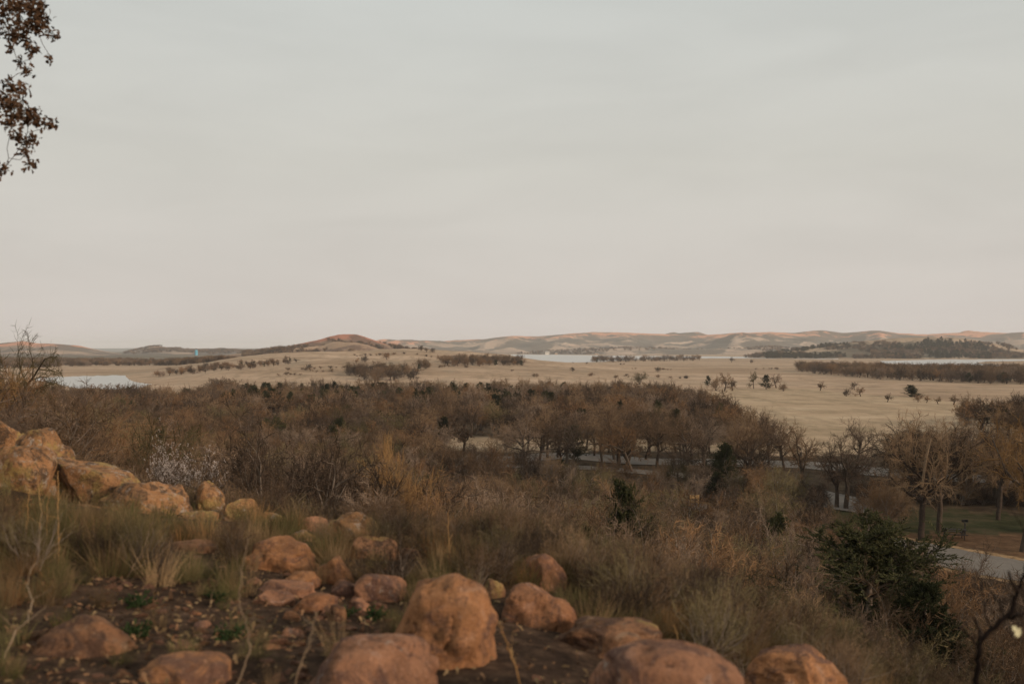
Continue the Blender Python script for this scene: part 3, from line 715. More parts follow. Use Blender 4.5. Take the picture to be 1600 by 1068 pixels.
boulder(425, 925, 70, 26, 7.0, K_, 'pale flat slab at the left end of the slab cluster', .7, 16, .35, 5, .08, sub=4, tilt=-.12, name='slab')
boulder(592, 902, 84, 34, 7.4, K_, 'pinkish flat slab at the right end of the slab cluster', .7, 17, .35, 4, .08, sub=4, name='slab')
boulder(490, 930, 84, 34, 6.9, R_, 'squarish red stone at the front of the slab cluster', .8, 18, .35, 6, .08, sub=4, name='slab')
boulder(452, 955, 32, 24, 6.6, B_, 'small brown stone below the slab cluster', .8, 19, .3, 5, .08, sub=4, name='stone')
boulder(315, 972, 42, 42, 6.2, K_, 'squarish pink stone alone on the bare soil', .9, 20, .2, 5, .06, sub=4, name='stone')
boulder(252, 934, 95, 28, 6.9, K_, 'long low pink stone lying on the bare soil', .6, 21, .25, 5, .1, sub=4, tilt=.12, name='stone')
boulder(265, 980, 17, 20, 6.1, K_, 'thumb sized pink stone left of the squarish pink one', .9, 22, .2, 5, .06, sub=3, name='stone')
boulder(124, 908, 40, 26, 7.6, K_, 'pale wedge shaped stone in the grass at left', .8, 23, .3, 5, .08, sub=4, tilt=.2, name='stone')
boulder(455, 982, 42, 24, 6.1, K_, 'small pink wedge stone in front of the slab cluster', .7, 24, .3, 5, .08, sub=3, name='stone')
boulder(232, 985, 38, 14, 6.2, K_, 'flat pink chip left of the thumb sized stone', .7, 25, .3, 5, .08, sub=3, name='stone')
boulder(300, 1018, 26, 12, 5.6, K_, 'flat chip below the squarish pink stone', .7, 26, .3, 5, .08, sub=3, name='stone')
boulder(248, 1012, 22, 12, 5.7, K_, 'small chip above the flat orange boulder', .7, 27, .3, 5, .08, sub=3, name='stone')
boulder(352, 916, 13, 13, 7.4, O_, 'small round orange pebble by the thin stalk', .9, 28, .1, 3, .06, sub=3, name='stone')
for (bx, bt, bw, bh, bd, bm_, bl) in [(395, 905, 44, 24, 7.5, K_, 'grey pink stone at the left tip of the slab cluster'), (540, 910, 52, 26, 7.5, R_, 'dark red stone wedged between the flat slabs'),
        (560, 935, 40, 20, 7.0, K_, 'pale stone under the right end of the slabs'), (470, 896, 60, 26, 7.7, O_, 'orange stone under the cracked rust boulder'), (525, 945, 30, 18, 6.7, B_, 'brown stone in front of the squarish red one'),
        (188, 940, 46, 20, 6.8, R_, 'low red stone left of the long low pink one'), (345, 885, 34, 18, 8.0, K_, 'small pale stone right of the rounded brown boulder'), (300, 955, 28, 16, 6.5, R_, 'red stone between the long pink and squarish stones'),
        (420, 1010, 36, 18, 5.6, B_, 'brown stone beside the curved pale stalk'), (205, 1003, 30, 16, 5.8, K_, 'flat stone touching the big dark boulder'), (640, 860, 60, 28, 9.4, B_, 'half buried brown stone right of the round tan boulder'), (770, 905, 40, 24, 7.6, B_, 'low stone behind the large egg shaped boulder'),
        (300, 800, 70, 34, 11.5, L_, 'low lichened stone between the rock pile and the pointed boulder'), (420, 800, 60, 30, 11.6, L_, 'low orange stone right of the pointed boulder'), (470, 830, 50, 26, 9.8, L_, 'small lichened stone behind the rust orange boulder')]:
    boulder(bx, bt, bw, bh, bd, bm_, bl, .8, int(bx + bt), .25, 6, .1, sub=4, name='stone')
boulder(1255, 1024, 165, 90, 6.3, O_, 'orange red boulder half buried in grass at lower right', .8, 29, .1, 5, .1)
boulder(12, 654, 64, 110, 15, L_, 'tan lichened boulder dome at the top of the left rock pile', 1.0, 30, .1, 3, .08)
boulder(52, 671, 112, 120, 13, L_, 'big orange lichened boulder with a rounded right side in the left rock pile', .9, 31, .15, 5, .1)
boulder(18, 698, 98, 90, 11.8, L_, 'rounded orange boulder at the left edge in front of the rock pile', .9, 32, .1, 4, .1)
boulder(148, 716, 190, 110, 12.4, L_, 'long sloping slab with yellow lichen in the left rock pile', .7, 33, .1, 5, .08, skew=-.55)
boulder(205, 757, 170, 80, 11.8, L_, 'pinkish lichened boulder at the foot of the sloping slab', .7, 34, .15, 5, .1)
boulder(256, 756, 62, 70, 12.4, L_, 'small rounded boulder at the right end of the left rock pile', 1.0, 35, .1, 4, .1)
boulder(330, 752, 52, 60, 12.8, L_, 'pointed tan boulder standing apart from the left rock pile', .9, 36, .05, 5, .12, skew=-.3)
boulder(366, 782, 74, 44, 12.2, L_, 'low orange boulder with pale lichen below the pointed one', .9, 37, .1, 5, .12)
boulder(130, 790, 60, 46, 11.2, L_, 'small shaded boulder under the sloping slab', .9, 38, .1, 5, .12, sub=4)
boulder(60, 745, 80, 50, 12.4, L_, 'pale pink boulder under the big orange lichened boulder', .8, 41, .1, 5, .12, sub=4)

# ------------------------------------------------------------------ visibility horizon for placing plants
HOR = np.full(1800, 1068.0)          # one entry per photo column from -100
def visible(x, d, z, h, wd, cover=.82):
    px = 800 + F * x / d; hw = F * wd / 2 / d
    a, b_ = int(max(px - hw + 100, 0)), int(min(px + hw + 100, 1799))
    if b_ <= a or px + hw < -5 or px - hw > 1605: return False
    top = HZ - F * (z + h) / d; seg = HOR[a:b_ + 1]
    vis = float(np.mean(top < seg - 3))
    cy = HZ - F * (z + h * cover) / d
    aa, bb = int(max(px - hw * .7 + 100, 0)), int(min(px + hw * .7 + 100, 1799))
    HOR[aa:bb + 1] = np.minimum(HOR[aa:bb + 1], cy)
    return vis > .25
def poisson(rng, n, gen, rad, extra=()):
    pts = list(extra); cell = {}
    R = rad(pts[0]) if pts else 0
    out = []
    for _ in range(n):
        p = gen(rng)
        if p is None: continue
        r = rad(p); g = (int(p[0] // 8), int(p[1] // 8)); ok = True
        k = int(r // 8) + 1
        for i in range(-k, k + 1):
            for j in range(-k, k + 1):
                for q in cell.get((g[0] + i, g[1] + j), ()):
                    if (q[0] - p[0]) ** 2 + (q[1] - p[1]) ** 2 < r * r: ok = False; break
                if not ok: break
            if not ok: break
        if ok: cell.setdefault(g, []).append(p); out.append(p)
    return out

PLANTS = []      # (dist, x, y, z, height, width, kind, tint, zone)   filled first, sorted near to far, then built
def add(px, py, h, kind, tint, zone, d=None, wide=1.0, label=None, tilt=(0, 0)):
    if d is None: x, y, z = hit(px, py)
    else: x, y = at(px, d), d; z = float(terrain(x, y))
    PLANTS.append(dict(x=x, y=y, z=z, h=h, kind=kind, tint=tint, zone=zone, wide=wide, label=label, tilt=tilt)); return PLANTS[-1]
rng = np.random.default_rng(7)
def clear_of_roads(x, y, m=5.0):
    if dist_to(RDP[0], x, y) < m: return False
    return True

# -- named plants the photo singles out
add(612, 0, 3.1, 'vase', 'golden', 'named', d=22, wide=.8, label='golden brown vase shaped bush standing up from the brush at centre left')
add(652, 0, 2.7, 'shrub', 'rusty', 'named', d=23.5, wide=.7, label='rusty shrub touching the golden vase shaped bush on its right')
add(1350, 0, 4.5, 'cedarbig', None, 'named', d=27, wide=1.4, label='large dark cedar in front of the park road at lower right')
add(1440, 0, 3.2, 'cedar', None, 'named', d=25, wide=1.3, label='lower cedar growing into the right side of the large dark cedar')
add(1218, 832, 4.4, 'cedar', None, 'named', d=58, label='dark olive cedar up the slope left of the large cedar')
add(975, 0, 4.4, 'cedar', None, 'named', d=34, wide=.62, label='spiky dark cedar rising out of the brush right of centre')
add(905, 0, 2.6, 'cedar', None, 'named', d=27, wide=.8, label='dark green cedar low in the brush left of the spiky cedar')
add(1130, 771, 5.2, 'cedar', None, 'named', wide=1.2, label='black green cedar behind the small yellow sign')
add(1168, 766, 5.2, 'oak', 'dark', 'named', wide=1.2, label='low black oak right of the cedar behind the yellow sign')
add(1098, 763, 5.4, 'oak', 'dark', 'named', wide=1.2, label='low black oak left of the cedar behind the yellow sign')
add(1062, 764, 4.8, 'oak', 'dark', 'named', wide=1.1, label='small black oak farthest left in the dark clump behind the yellow sign')
add(240, 0, 3.8, 'cedar', None, 'named', d=62, wide=1.3, label='dark cedar on the left hillside below the pond')
add(205, 0, 3.4, 'cedar', None, 'named', d=70, wide=1.2, label='cedar left of the dark one below the pond')
add(1440, 846, 9.8, 'oak', 'brown', 'named', wide=1.0, label='tallest thick trunked oak beside the picnic table')
add(1466, 834, 8.6, 'oak', 'dark', 'named', label='second oak close behind the tallest one by the picnic table')
add(1322, 795, 7.0, 'oak', 'dark', 'named', wide=1.0, label='multi stemmed dark oak on the edge of the paved pull-off')
add(1308, 793, 6.2, 'oak', 'dark', 'named', label='leaning oak left of the multi stemmed one by the pull-off')
add(1596, 862, 10.5, 'oak', 'golden', 'named', wide=.8, label='golden barked tall tree at the right edge by the road')
add(1560, 812, 8.2, 'oak', 'brown', 'named', label='bare oak behind the lawn just left of the right edge')
add(1255, 765, 6.8, 'oak', 'brown', 'named', label='broad bare oak at the left end of the paved pull-off')
add(1160, 760, 7.2, 'oak', 'brown', 'named', tilt=(0, .35), label='leaning oak with a long curved limb left of the pull-off')
add(966, 735, 7.2, 'oak', 'brown', 'named', label='dark trunked oak in front of the far road at centre right')
add(988, 738, 6.6, 'oak', 'rusty', 'named', tilt=(0, .3), label='oak leaning right beside the dark trunked oak by the far road')
add(856, 716, 7.0, 'oak', 'brown', 'named', label='straight oak with a tall clear trunk left of the oak row')
add(1026, 729, 6.8, 'oak', 'brown', 'named', label='oak with two trunks at the right of the oak row')
add(14, 0, 5.7, 'oak', 'olive', 'named', d=38, wide=.75, label='gnarled bare tree with twisted limbs at the left edge')
add(-30, 0, 3.4, 'oak', 'golden', 'named', d=30, wide=1.0, label='golden bare tree cut by the left edge')
add(290, 0, 1.9, 'shrub', 'grey', 'blossom', d=22, wide=.85)
add(1197, 608, 5.4, 'cedar', None, 'named', wide=1.4, label='dense black green cedar on the meadow beside a pale oak')
add(1107, 603, 4.2, 'cedar', None, 'named', wide=1.3, label='small dark cedar left of the meadow oaks')
add(1178, 607, 6.6, 'oak', 'olive', 'named', wide=.7, label='round olive oak touching the meadow cedar on its left')
add(1132, 611, 6.6, 'oak', 'brown', 'named', label='bare oak standing in the middle of the meadow row')
add(1118, 610, 5.0, 'oak', 'brown', 'named', label='small bare oak between the little cedar and the middle oak')
add(1145, 610, 4.6, 'oak', 'brown', 'named', label='low bare oak right of the middle oak in the meadow row')
add(1213, 606, 5.5, 'oak', 'grey', 'named', wide=1.2, label='grey bare tree touching the meadow cedar on its right')
add(1425, 620, 3.8, 'cedar', None, 'named', wide=1.9, label='lone round dark cedar out on the open meadow')
for i, (px, py, h, tn, txt) in enumerate([(1224, 611, 2.8, 'rusty', 'small rusty shrub just right of the meadow tree group'), (1282, 610, 3.2, 'rusty', 'tallest thin shrub right of the meadow tree group'),
        (1322, 619, 2.4, 'dark', 'dark spreading shrub in the open meadow'), (1335, 609, 3.0, 'grey', 'pale shrub behind the dark spreading shrub'),
        (1345, 619, 3.0, 'rusty', 'rusty shrub right of the dark spreading shrub'), (1387, 628, 2.4, 'brown', 'shrub midway between the dark spreading shrub and the lone cedar'),
        (1435, 628, 2.2, 'brown', 'first low shrub right of and below the lone cedar'), (1448, 629, 2.0, 'rusty', 'second low shrub right of and below the lone cedar'), (1466, 631, 2.0, 'brown', 'third low shrub right of and below the lone cedar'),
        (1490, 632, 2.6, 'brown', 'low shrub next to the dark thicket at right'), (1143, 566, 6.0, 'dark', 'dark lone bush near the skyline of the central meadow'), (1174, 567, 4.0, 'dark', 'tiny bush right of the lone one near the lake'),
        (1028, 581, 3.0, 'dark', 'tiny dark bush alone in the central meadow'), (895, 580, 2.6, 'dark', 'low dark streak of brush in the meadow below the lake'), (1000, 600, 5., 'olive', 'olive bush on the top edge of the wood'),
        (570, 566, 4.0, 'dark', 'small dark bush high on the rise'), (557, 568, 3.0, 'rusty', 'rusty little bush left of the dark one high on the rise'), (604, 562, 4.5, 'rusty', 'single upright rusty bush on the rise'),
        (483, 577, 3.0, 'dark', 'small dark bush by itself on the left flank of the rise'), (658, 548, 4.5, 'dark', 'first bush on the crest of the rise'), (666, 550, 3.5, 'dark', 'second bush on the crest of the rise'), (676, 551, 3.5, 'dark', 'third bush on the crest of the rise')]):
    q = hit(px, py)
    add(px, py, h, 'oakf', tn, 'named', wide=1.3, label=txt)

# -- random fields of plants by zone
def field(zone, kind, n, rad, h0, h1, test, tints, xr, yr, cedar_p=0.0, wide=(.9, 1.2)):
    def gen(r):
        y = math.exp(r.uniform(math.log(yr[0]), math.log(yr[1]))) if yr[1] / yr[0] < 3 else r.uniform(yr[0] ** 1.2, yr[1] ** 1.2) ** (1 / 1.2)
        x = r.uniform(xr[0], xr[1]) * y
        if zone == 'wood' and x / y < -.30 and y > 288: return None
        return (x, y)
    c = poisson(rng, n, gen, rad)
    X = np.array([p[0] for p in c]); Y = np.array([p[1] for p in c]); Z = terrain(X, Y)
    px = 800 + F * X / Y; py = HZ - F * Z / Y
    ok = test(px, py, X, Y)
    for x, y, z, k in zip(X, Y, Z, ok):
        if not k: continue
        kd = kind
        if cedar_p and rng.random() < (cedar_p(x, y) if callable(cedar_p) else cedar_p): kd = 'cedar'
        PLANTS.append(dict(x=x, y=y, z=float(z), h=float(rng.uniform(h0, h1)) * ((.88 if zone == 'wood' else .75) if kd == 'cedar' else 1), kind=kd, tint=tints[int(rng.integers(len(tints)))], zone=zone, wide=float(rng.uniform(*wide)), label=None, tilt=(float(rng.normal(0, .05)), float(rng.normal(0, .05)))))
def offroad(X, Y, m):
    r = np.ones(len(X), bool)
    for P_ in (RDP[0],):
        r &= np.min(np.hypot(X[:, None] - P_[None, :, 0], Y[:, None] - P_[None, :, 1]), 1) > m
    return r
openp = [(1290, 770), (1400, 785), (1700, 795), (1700, 960), (1480, 905), (1380, 862), (1290, 840)]
def t_slope(px, py, X, Y):                      # open brow near the camera, road and lawn kept clear
    k = offroad(X, Y, 5.0) & ~(inpoly(px, py, openp)) & ~((px > 1225) & (px < 1390) & (py > 740) & (py < 800))
    k &= ~((px > 1385) & (Y > 40) & (Y < 70) & (py > 890))
    # the grassy shoulder near the camera stays open
    edge = np.interp(px, [-200, 0, 250, 450, 700, 1000, 1200, 1500, 1800], [17, 16.5, 16, 16, 15, 14.5, 15, 17, 18])
    return k & (Y > edge)
field('slope', 'shrub', 16000, lambda p: 1.6 + .014 * p[1], 2.3, 3.8, t_slope, ['brown', 'brown', 'grey', 'brown', 'rusty', 'dark', 'olive', 'dark', 'grey'], (-.62, .60), (14, 100), lambda x, y: .05 if x > 0 else .03, (.95, 1.35))
field('hillside', 'oak', 5000, lambda p: 3.6, 3.4, 5.0, lambda px, py, X, Y: (Y > 42) & (px < 700) & (py > 608), ['brown', 'rusty', 'brown', 'grey', 'olive'], (-.60, -.05), (42, 150), .03, (1.0, 1.3))
woodpoly = [(-200, 622), (160, 622), (330, 618), (480, 618), (760, 619), (960, 620), (1080, 626), (1115, 640), (1150, 660), (1185, 690), (1190, 708), (-200, 708)]
field('wood', 'oak', 14000, lambda p: 3.1 + p[1] * .003, 3.8, 5.9, lambda px, py, X, Y: inpoly(px + 8 * vnoise(X / 20, Y / 20), py, woodpoly) & ~(((px - 425) / 30) ** 2 + ((py - 668) / 13) ** 2 < 1) & ~(((px - 1085) / 34) ** 2 + ((py - 676) / 9) ** 2 < 1) & ~(((px - 880) / 40) ** 2 + ((py - 652) / 7) ** 2 < 1) & ~inpoly(px, py, [(650, 684), (1140, 690), (1190, 704), (650, 704)]), ['brown', 'brown', 'grey', 'dark', 'rusty', 'olive'], (-.60, .27), (145, 440),
      lambda x, y: .5 if (-.28 < x / y < .02 and y > 240) else .06, (1.0, 1.25))
field('roadbrush', 'shrub', 3000, lambda p: 2.3, 2.8, 4.2, lambda px, py, X, Y: offroad(X, Y, 4.8) & (px > 900) & (px < 1400) & ~((px > 1235) & (px < 1360) & (Y > 84)) & (Y > np.interp(px, [900, 1400], [60, 44])), ['brown', 'grey', 'rusty', 'dark', 'olive'], (.05, .40), (44, 100), .05, (1.0, 1.4))
field('row', 'oak', 500, lambda p: 4.4, 5.0, 6.8, lambda px, py, X, Y: inpoly(px, py, [(640, 700), (1220, 706), (1250, 745), (900, 738), (640, 726)]) & ~((px > 660) & (px < 790)), ['brown', 'brown', 'grey', 'dark'], (-.12, .30), (118, 158), .04, (.95, 1.2))
field('midbrush', 'shrub', 2600, lambda p: 2.8, 2.2, 3.6, lambda px, py, X, Y: inpoly(px, py, [(-100, 700), (640, 705), (800, 735), (1100, 758), (1260, 772), (1260, 790), (1100, 790), (900, 760), (-100, 790)]), ['brown', 'olive', 'grey', 'dark', 'brown'], (-.60, .30), (88, 150), .05, (1.1, 1.5))
field('lawnwood', 'oak', 1500, lambda p: 3.2, 5.2, 7.6, lambda px, py, X, Y: inpoly(px, py, [(1380, 745), (1700, 755), (1700, 803), (1540, 803), (1400, 782)]), ['dark', 'dark', 'brown'], (.30, .58), (92, 150), .12, (1.0, 1.25))
field('roadside', 'oak', 700, lambda p: 5.4, 4.8, 6.6, lambda px, py, X, Y: inpoly(px, py, [(1190, 722), (1420, 726), (1700, 735), (1700, 752), (1350, 752), (1190, 742)]) & ~inpoly(px, py, [(1270, 700), (1310, 700), (1310, 760), (1270, 760)]), ['dark', 'brown', 'brown', 'grey'], (.22, .58), (118, 170), .03, (1.0, 1.2))
field('thicket', 'oak', 900, lambda p: 3.4, 4.4, 6.0, lambda px, py, X, Y: inpoly(px, py, [(1500, 661), (1560, 655), (1720, 652), (1720, 690), (1580, 685), (1510, 674)]), ['dark', 'brown', 'dark'], (.42, .60), (160, 235), .08, (1.0, 1.2))
field('lakeside', 'oakf', 6000, lambda p: 5.2, 4.6, 6.6, lambda px, py, X, Y: inpoly(px, py, [(1245, 576), (1290, 575), (1400, 580), (1720, 582), (1720, 601), (1560, 600), (1380, 593), (1290, 585), (1250, 581)]), ['dark', 'brown', 'grey', 'dark'], (.27, .60), (400, 830), .10, (1.2, 1.5))
field('rise', 'oakf', 1800, lambda p: 4.6, 3.2, 5.4, lambda px, py, X, Y: inpoly(px, py, [(535, 578), (575, 580), (600, 577), (650, 582), (655, 593), (590, 596), (545, 593)]) | inpoly(px, py, [(683, 566), (720, 561), (800, 562), (822, 566), (820, 571), (690, 573)]) | inpoly(px, py, [(648, 573), (665, 570), (668, 577), (650, 578)]), ['dark', 'grey', 'dark', 'rusty'], (-.18, .03), (440, 900), .06, (1.2, 1.5))
field('flank', 'oakf', 2200, lambda p: 4.5, 1.8, 3.4, lambda px, py, X, Y: inpoly(px, py, [(395, 566), (460, 562), (470, 568), (400, 576), (330, 582), (240, 590), (235, 586), (300, 578)]), ['dark', 'grey', 'rusty'], (-.37, -.2), (450, 900), .12, (1.2, 1.5))
field('shore', 'oakf', 500, lambda p: 12, 4, 8, lambda px, py, X, Y: inpoly(px, py, [(925, 563.5), (1090, 561), (1095, 563.5), (930, 566.5)]), ['dark', 'dark', 'rusty'], (.07, .2), (1150, 1500), .1, (1.3, 1.6))

def in_front(p, a, b, d0, d1):
    q = 800 + F * p['x'] / p['y']; return a < q < b and d0 < p['y'] < d1 and p['zone'] not in ('named', 'blossom')
sgx, sgy, _z = hit(1085, 793)
PLANTS = [p for p in PLANTS if not (in_front(p, 235, 340, 0, 23) or in_front(p, 1066, 1104, sgy - 32, sgy + 1) or in_front(p, 575, 650, 0, 20))]
PLANTS.sort(key=lambda p: p['y'])
for p in PLANTS:
    if p['zone'] == 'slope' and p['y'] < 30: p['h'] *= float(np.interp(p['y'], [14, 32], [.5, 1]))
for p in PLANTS: p['apph'] = p['h'] / p['y'] * F; p['px'] = 800 + F * p['x'] / p['y']
for p in PLANTS:
    wd = p['h'] * {'shrub': .95, 'cedar': .75, 'cedarbig': 1., 'oak': .95, 'oakf': .95, 'vase': .7}[p['kind']] * p['wide']
    p['vis'] = visible(p['x'], p['y'], p['z'], p['h'], wd) or p['zone'] in ('named', 'blossom')

BASEH = {'shrub': 2.75, 'oak': 7.6, 'oakf': 7.2, 'cedar': 4.6, 'cedarbig': 4.6, 'vase': 2.75}
NAME = {'shrub': 'bare_shrub', 'oak': 'bare_oak', 'oakf': 'bare_oak', 'cedar': 'cedar_tree', 'cedarbig': 'cedar_tree', 'vase': 'bare_shrub'}
CAT = {'bare_shrub': 'shrub', 'bare_oak': 'tree', 'cedar_tree': 'tree', 'meadow_shrub': 'shrub', 'young_oak': 'tree'}
WHERE = {'slope': 'slope brush', 'hillside': 'left hillside', 'wood': 'flat wood', 'row': 'oak row', 'midbrush': 'middle brush', 'lawnwood': 'lawn wood', 'roadbrush': 'roadside brush',
         'roadside': 'pull-off trees', 'thicket': 'right thicket', 'lakeside': 'lakeside band', 'rise': 'rise clumps', 'flank': 'pond brush', 'shore': 'lake shore'}
LM = [(-200, 'left edge'), (110, 'rock pile'), (290, 'blossom bush'), (450, 'slab cluster'), (610, 'golden bush'), (750, 'egg boulder'), (900, 'low cedar'), (985, 'spiky cedar'), (1095, 'yellow sign'), (1215, 'olive cedar'), (1360, 'largest cedar'), (1500, 'picnic table'), (1600, 'right edge')]
def landmark(px):
    return min(LM, key=lambda q: abs(q[0] - px))[1]
CAPS = {'bare_shrub': 285, 'bare_oak': 290, 'cedar_tree': 200}
cnt = {}; chosen = []; rest = []
order = sorted([p for p in PLANTS if p['vis']], key=lambda p: (p['zone'] not in ('named', 'blossom'), -p['apph']))
for p in order:
    nm = NAME[p['kind']] if not (p['kind'] == 'oakf' and p['h'] < 4.6) else 'meadow_shrub'
    if p['zone'] == 'blossom': nm = 'blossoming_shrub'
    p['nm'] = nm
    if cnt.get(nm, 0) < CAPS.get(nm, 200): cnt[nm] = cnt.get(nm, 0) + 1; chosen.append(p)
    else: rest.append(p)
rest += [p for p in PLANTS if not p['vis'] and (p['zone'] in ('slope',) and p['y'] < 60 or rng.random() < .45)]
# rows and ordinals for the labels
cells = {}
for p in chosen:
    if p['label'] or p['zone'] == 'blossom': continue
    rowi = int(math.log(p['y'] / 8) / math.log(1.22)); p['row'] = rowi
    cells.setdefault((p['nm'], p['zone'], landmark(p['px']), p['tint'] if p['kind'] != 'cedar' else ''), []).append(p)
ORD = ['first', 'second', 'third', 'fourth', 'fifth', 'sixth', 'seventh', 'eighth', 'ninth', 'tenth', 'eleventh', 'twelfth', 'thirteenth', 'fourteenth', 'fifteenth', 'sixteenth', 'seventeenth', 'eighteenth', 'nineteenth', 'twentieth'] + ['twenty-' + q for q in ('first', 'second', 'third', 'fourth', 'fifth', 'sixth', 'seventh', 'eighth', 'ninth')]
NOUN = {'bare_shrub': 'shrub', 'bare_oak': 'bare oak', 'cedar_tree': 'cedar', 'meadow_shrub': 'low bush', 'blossoming_shrub': 'shrub'}
for (nm, zn, lm, tn), ps in cells.items():
    ps.sort(key=lambda p: p['y'])
    for i, p in enumerate(ps):
        o_ = (ORD[i] + ' nearest ' if i < len(ORD) else 'farthest ') if len(ps) > 1 else 'only '
        m_ = len(ps) - 1 - i
        if i > 9 and m_ < 29 and m_ < i: o_ = ORD[m_] + ' farthest '
        if i == 0 and len(ps) > 1: o_ = 'nearest '
        if i == len(ps) - 1 and len(ps) > 1: o_ = 'farthest '
        p['label'] = (o_ + (tn + ' ' if tn else 'dark green ') + NOUN[nm] + ' of the ' + WHERE[zn] + ', in line with the ' + lm)
        p['group'] = NOUN[nm] + 's in the ' + WHERE[zn]
for p in chosen:
    k = p['kind']; r = random.Random(int(p['x'] * 977 + p['y'] * 131))
    ms = {'shrub': SHR, 'oak': OAKS, 'oakf': OAKF, 'cedar': CED, 'cedarbig': BIGC, 'vase': VASE}[k]
    if k == 'cedar' and p['y'] > 350: ms = CEDF
    if k == 'oak' and p['y'] > 300: ms = OAKF
    ms = ms[r.randrange(len(ms))]
    if p['zone'] == 'blossom': continue
    nm = p['nm']
    o = plant(nm, ms, (p['x'], p['y'], p['z']), fit(ms, p['h'], k, p['wide']), r.uniform(0, 6.28), p['label'], 'shrub' if 'shrub' in nm else 'tree', p.get('group'), None if 'cedar' in k else p['tint'], p['wide'], p['tilt'])
# the white plum in bloom
for p in [q for q in PLANTS if q['zone'] == 'blossom']:
    tk, cr, s4 = shrub(77, stems=12, n4=7)
    rg = np.random.default_rng(5); tips = s4[0][:, -1]; keep = tips[(rg.random(len(tips)) < .75 * np.clip((tips[:, 2] - .8) / .7, 0, 1))]
    nT = len(keep); Vb = []; q = rg.normal(0, 1, (nT, 3)); 
    fl = grow(rg, np.repeat(keep, 3, 0) + rg.normal(0, .02, (nT * 3, 3)), rg.normal(0, 1, (nT * 3, 3)), np.full(nT * 3, .028), np.full(nT * 3, .010), 1, .2, 0, .6)
    o = plant('blossoming_shrub', (tk, cr), (p['x'], p['y'], p['z']), fit((tk, cr), p['h'], 'shrub', p['wide']), 1.0, 'shrub covered in white blossom behind the left rock pile', 'shrub', None, 'grey', p['wide'])
    bl = link('blossom', joinm('blossom', [tubes(fl, 4)], M['blossom'], False), o); bl['kind'] = 'stuff'
# everything past the limits, and what stands hidden behind: one mass per kind
PS_ = [with_mat(SHR[i], t) for i, t in enumerate(('brown', 'grey', 'rusty', 'dark', 'brown', 'olive'))]
PO_ = [with_mat(OAKF[i], t) for i, t in ((0, 'brown'), (2, 'grey'), (3, 'dark'), (1, 'rusty'), (2, 'brown'), (3, 'brown'))]
PC_ = [list(CEDF[0]), list(CEDF[1])]
colS = (protos('brush', PS_), [dims(q) for q in PS_], 1.1); colO = (protos('woodland', PO_), [dims(q) for q in PO_], 1.1); colC = (protos('cedars', PC_), [dims(q) for q in PC_], .62)
def fitn(col, idx, h, wide):
    D = np.array(col[1])[idx]; h = np.asarray(h); sx = h * col[2] * wide / D[:, 1]; return np.stack([sx, sx, h / D[:, 0]], 1)
def mass(name, col, ps, nproto, base, label, cat):
    if not ps: return
    r = np.random.default_rng(len(ps))
    pts = [(p['x'], p['y'], p['z']) for p in ps]; idx = r.integers(0, nproto, len(ps)); sc = fitn(col, idx, [p['h'] for p in ps], np.array([p['wide'] for p in ps]))
    rot = np.zeros((len(ps), 3)); rot[:, 2] = r.uniform(0, 6.28, len(ps))
    scatter(name, col[0], pts, idx, rot, sc, label, cat)
mass('undergrowth', colS, [p for p in rest if p['kind'] == 'shrub'], 6, 2.75, 'tangled bare brush filling the slope between the shrubs', 'brush')
mass('woods', colO, [p for p in rest if p['kind'] in ('oak', 'oakf')], 6, 7.2, 'far bare wood that reads as one brown mass', 'wood')
mass('cedar_woods', colC, [p for p in rest if p['kind'] == 'cedar'], 2, 4.6, 'dark cedars merged into the far wood', 'wood')
# distant woodland: left flat, hill slopes, cedar hill
def far_mass(name, col, nproto, base, n, test, xr, yr, h0, h1, label, surf=None, seed=3, wide=1.4):
    r = np.random.default_rng(seed); pts = []; 
    y = r.uniform(yr[0], yr[1], n); x = r.uniform(xr[0], xr[1], n) * y; z = terrain(x, y)
    px = 800 + F * x / y; py = HZ - F * z / y; k = test(px, py, x, y); x, y, z = x[k], y[k], z[k]; n = len(x)
    h = r.uniform(h0, h1, n); idx = r.integers(0, nproto, n); rot = np.zeros((n, 3)); rot[:, 2] = r.uniform(0, 6.28, n)
    scatter(name, col[0], np.stack([x, y, z], 1), idx, rot, fitn(col, idx, h, wide), label, 'wood')
far_mass('distant_woods', colO, 6, 7.2, 5200, lambda px, py, x, y: inpoly(px, py, [(-400, 563), (120, 563.5), (260, 565), (360, 563), (380, 567), (300, 570.5), (150, 571.5), (60, 574), (-400, 574)]) & (vnoise(x / 90, y / 90) + .25 * vnoise(x / 20, y / 20) > -.15), (-.6, -.26), (800, 1500), 3.5, 5.5, 'dark strip of trees across the far left flat')
far_mass('undergrowth', colO, 6, 7.2, 5000, lambda px, py, x, y: (inpoly(px, py, [(330, 575), (420, 560), (620, 548), (700, 556), (820, 560), (1100, 566), (1250, 575), (1500, 605), (1500, 625), (1250, 600), (1000, 590), (600, 597), (380, 592)]) & (vnoise(x / 50, y / 50, 0, 31) + .5 * vnoise(x / 12, y / 12, 0, 32) > .72)), (-.35, .5), (330, 1000), .8, 1.7, 'small low scrub dotted over the grassy plain and rise', seed=9, wide=1.9)
def on_hill(H, n, seed, test):
    X, Y, Z = H; r = np.random.default_rng(seed); nd, nn = X.shape
    i = r.uniform(0, nd - 1.01, n); j = r.uniform(0, nn - 1.01, n); a = i.astype(int); b = j.astype(int); fi = i - a; fj = j - b
    g = lambda A: (A[a, b] * (1 - fi) + A[a + 1, b] * fi) * (1 - fj) + (A[a, b + 1] * (1 - fi) + A[a + 1, b + 1] * fi) * fj
    x, y, z = g(X), g(Y), g(Z); px = 800 + F * x / y; py = HZ - F * z / y; k = test(px, py, x, y) & (z > PLAIN)
    return x[k], y[k], z[k]
